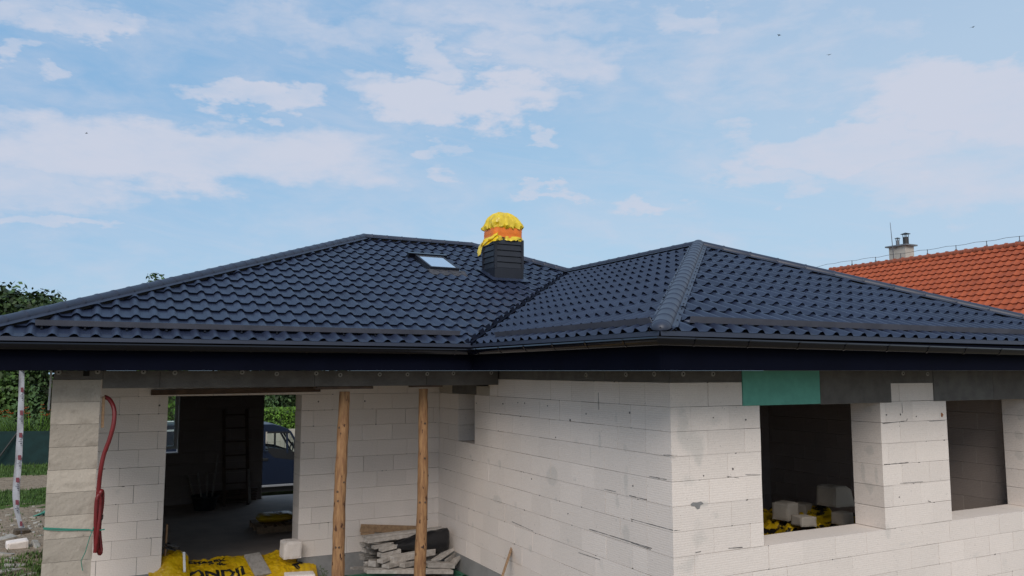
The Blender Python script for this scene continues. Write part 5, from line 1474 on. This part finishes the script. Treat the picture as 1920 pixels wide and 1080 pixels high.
    m_ = MB(); m_.prism([(2.95 + .43 * math.cos(a), 0, .34 + .43 * math.sin(a)) for a in [math.pi * k / 14 for k in range(15)]] + [(2.95 + .38 * math.cos(a), 0, .34 + .38 * math.sin(a)) for a in [math.pi * (1 - k / 14) for k in range(15)]], (0, -W - .015, 0), (0, -W + .05, 0))
    m_.build('wheel_arch', M['van_dark'], o)
    m_ = MB(); m_.box((2.50, -W - .22, 1.28), (2.60, -W - .05, 1.56)); m_.bar((2.5, -W, 1.35), (2.42, -W - .1, 1.4), .04, .04); m_.build('mirror', M['van_dark'], o, bevel=.01)
    m_ = MB(); m_.box((3.50, -.8, .75), (3.56, -.5, .95)); m_.build('headlight', M['white'], o, bevel=.01)
    m_ = MB(); m_.box((3.50, .5, .75), (3.56, .8, .95)); m_.build('headlight', M['white'], o, bevel=.01)
    m_ = MB()  # steering wheel and seat seen through the glass
    m_.tube([(2.45 + .03 * math.sin(a), -.45 + .18 * math.cos(a), 1.42 + .18 * math.sin(a)) for a in [2 * math.pi * k / 16 for k in range(17)]], .018, 6); m_.build('steering_wheel', M['van_dark'], o, smooth=60)
    for y in (-.45, .45): m_ = MB(); m_.box((1.62, y - .24, .9), (1.76, y + .24, 1.45)); m_.box((1.62, y - .24, .8), (2.15, y + .24, .95)); m_.build('seat', M['van_dark'], o, bevel=.03)
van()
def rear_side():
    Y = 29.0; zt = at(570, 803, Y).z; o = empty('concrete_fence', (8, Y, -.65), label='pale concrete panel fence behind the van', cat='fence')
    for k in range(9):
        m_ = MB(); x = -8 + k * 2.0
        for j in range(4): m_.box((x + .03, -.02, .0 + j * (zt + .65) / 4 + .004), (x + 1.97, .02, (j + 1) * (zt + .65) / 4 - .004))
        m_.build('panel', M['wall_pale'], o, bevel=.003)
        m_ = MB(); m_.box((x - .06, -.06, -.1), (x + .06, .06, zt + .65 + .01)); m_.build('fence_post', M['wall_pale'], o)
    r_ = random.Random(77); zh = at(570, 766, 30).z
    h = empty('hedge', (8, 30.2, -.6), label='clipped bright green hedge above the pale concrete fence', cat='hedge')
    m_ = MB()
    for k in range(15000):
        f = r_.random(); x = r_.uniform(-5.5, 7); 
        if f < .7: p = Vector((x, -.5 + r_.uniform(-.05, .08), r_.uniform(1.2, zh + .6)))
        else: p = Vector((x, r_.uniform(-.5, .5), zh + .6 + r_.uniform(-.08, .04)))
        s = .075 * r_.uniform(.6, 1.4); a = Vector((r_.uniform(-1, 1), -1 + r_.uniform(-.5, .8), r_.uniform(-.5, 1))).normalized(); u = a.cross(Vector((r_.uniform(-1, 1), r_.uniform(-1, 1), r_.uniform(-1, 1)))).normalized(); v = a.cross(u)
        m_.t = r_.random(); m_.poly([p - u * s * .6, p + v * s * .4, p + u * s * .6, p - v * s * .4])
    m_.build('leaves', M['leaf_light'], h, fixn=False)
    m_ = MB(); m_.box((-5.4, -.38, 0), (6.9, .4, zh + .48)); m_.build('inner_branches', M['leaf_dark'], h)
rear_side()

# ------------------------------------------------------------------ neighbour house with the red roof
def neighbour():
    xr, zr = 30.55, 7.82; y0, y1 = 2.0, 26.2; t = math.tan(R(40)); ez = 3.4; run = (zr - ez) / t; xe = xr - run
    o = empty('neighbour_house', (xr, 14, 0), label='neighbouring house with a steep orange red clay tile roof', cat='house')
    P = Matrix.Translation((-xr, -14, 0))
    def fix(ob): ob.parent = o; ob.matrix_parent_inverse = P; return ob
    A = Vector((xe, y1, ez)); B = Vector((xe, y0, ez)); T0 = Vector((xr, y1, zr)); T1 = Vector((xr, y0, zr))
    fix(tiled_slope('roof_slope', A, B, [A, B, T1, T0],   .30, .345, .045, .05, M['tile'], .2, nper=6, nrow=2, seed=9))
    m_ = MB(); m_.prism([(xr, y1, zr), (xr + run, y1, ez), (xr + run, y0, ez), (xr, y0, zr)], (0, 0, -.06), (0, 0, 0)); fix(m_.build('roof_slope', M['tile']))
    m_ = MB(); m_.box((xe + .5, y0 + .3, 0), (xr + run - .5, y1 - .3, ez + .3)); m_.prism([(xe + .5, 0, ez + .3), (xr, 0, zr - .15), (xr + run - .5, 0, ez + .3)], (0, y0 + .3, 0), (0, y1 - .3, 0)); fix(m_.build('wall', M['render']))
    # ridge tiles
    m_ = MB(); y = y0
    while y < y1:
        L_ = min(.40, y1 - y); r0, r1 = .135, .115; rings = []
        for yy, r in ((y, r0 - .02), (y + L_ - .05, r0 - .025), (y + L_ - .05, r0), (y + L_ + .02, r0 + .012)):
            rings.append([m_.vert((xr + r * math.cos(a), yy, zr + .02 + r * math.sin(a))) for a in [math.pi * (-.15 + 1.3 * k / 12) for k in range(13)]])
        for a, b in zip(rings, rings[1:]):
            for k in range(12): m_.face((a[k], a[k + 1], b[k + 1], b[k]))
        y += .40
    fix(m_.build('ridge_tiles', M['tile_ridge'], smooth=40, fixn=False))
    # chimney : stands just beyond the ridge
    xc = 31.3
    a = atX(1665, 462, xc); b = atX(1712, 462, xc)
    yc0, yc1 = 22.45, 23.25; xa, xb = xr + .25, xr + .82
    zt = atX(1697, 460, xa).z
    m_ = MB(); m_.box((xa, yc0, 6.5), (xb, yc1, zt)); ch = fix(m_.build('chimney', M['render']))
    m_ = MB(); m_.box((xa - .10, yc0 - .12, zt + .002), (xb + .1, yc1 + .12, zt + .06)); sub(m_.build('cap_slab', M['zinc']), ch)
    for (yy, rr, hh, mt) in ((yc1 - .24, .075, .26, 'zinc'), (yc0 + .16, .12, .36, 'iron')):
        xx = (xa + xb) / 2; m_ = MB(); z = zt + .06
        m_.tube([(xx, yy, z), (xx, yy, z + hh * .95)], rr, 14)
        for k in range(4): aa = k * math.pi / 2 + .4; m_.bar((xx + rr * .9 * math.cos(aa), yy + rr * .9 * math.sin(aa), z + hh * .9), (xx + rr * .9 * math.cos(aa), yy + rr * .9 * math.sin(aa), z + hh * 1.35), .02, .02)
        m_.tube([(xx, yy, z + hh * 1.33), (xx, yy, z + hh * 1.5), ], [rr * 1.7, rr * .2], 14)
        sub(m_.build('flue', M[mt], smooth=40), ch)
    # lightning rod and wire
    rod = empty('lightning_rod', (xr, yc1 - .55, zr), label='thin lightning rod standing beside the neighbour chimney', cat='rod')
    m_ = MB(); tp = atX(1669, 417, xr + .2); bt = atX(1676, 487, xr); m_.tube([bt - Vector((xr, yc1 - .55, zr)), tp - Vector((xr, yc1 - .55, zr))], [.022, .010], 6)
    k = atX(1674, 465, xr + .1) - Vector((xr, yc1 - .55, zr)); m_.tube([k, k + Vector((.2, -.15, .01))], .012, 6)
    m_.build('rod', M['wire'], rod, smooth=60)
    w = empty('lightning_wire', (xr, 14, zr), label='lightning wire running on small holders along the red ridge', cat='wire')
    m_ = MB(); P_ = []; y = y0
    while y <= y1 + .3: P_.append((0, y - 14, .34 + .02 * math.sin(y * 5))); y += .4
    P_.append((-.05, y1 + .9 - 14, .25)); P_.append((-.1, y1 + 1.4 - 14, .12))
    m_.tube(P_, .008, 6); m_.build('wire', M['wire'], w, smooth=60)
    y = y0 + .5
    while y < y1:
        m_ = MB(); m_.tube([(0, y - 14, .12), (0, y - 14, .35)], .015, 6); m_.tube([(0, y - 14, .12), (0, y - 14, .20)], [.05, .025], 8); m_.build('holder', M['wire'], w, smooth=60); y += 1.25
neighbour()

# ------------------------------------------------------------------ birds
def birds():
    G = 'small birds high in the sky'
    for px, py, lab, tilt in ((1461, 66, 'tiny dark bird gliding left of the other two on the right half of the sky', .5), (1554, 103, 'tiny dark bird lowest of the three on the right half of the sky', 0), (1824, 51, 'tiny dark bird near the upper right corner', .1), (162, 250, 'tiny dark bird alone over the large left cloud', 0)):
        c = EYE + ray(px, py) * 60; o = empty('bird', c, rnd.uniform(0, 3), lab, 'bird', G); o.rotation_euler.y = tilt
        m_ = MB(); m_.tube([(-.10, 0, 0), (-.05, 0, 0), (.03, 0, .005), (.08, 0, .01), (.10, 0, .008)], [.004, .022, .026, .014, .003], 8); m_.build('body', M['ink'], o, smooth=60)
        for s in (-1, 1):
            m_ = MB(); m_.prism([(.05, s * .015, .01), (.03, s * .10, .04), (-.04, s * .2, .02), (-.02, s * .08, .03), (-.03, s * .015, .01)], (0, 0, 0), (0, 0, .005)); m_.build('wing', M['ink'], o)
birds()
print('objects', len(bpy.data.objects), 'verts', sum(len(m.vertices) for m in bpy.data.meshes))
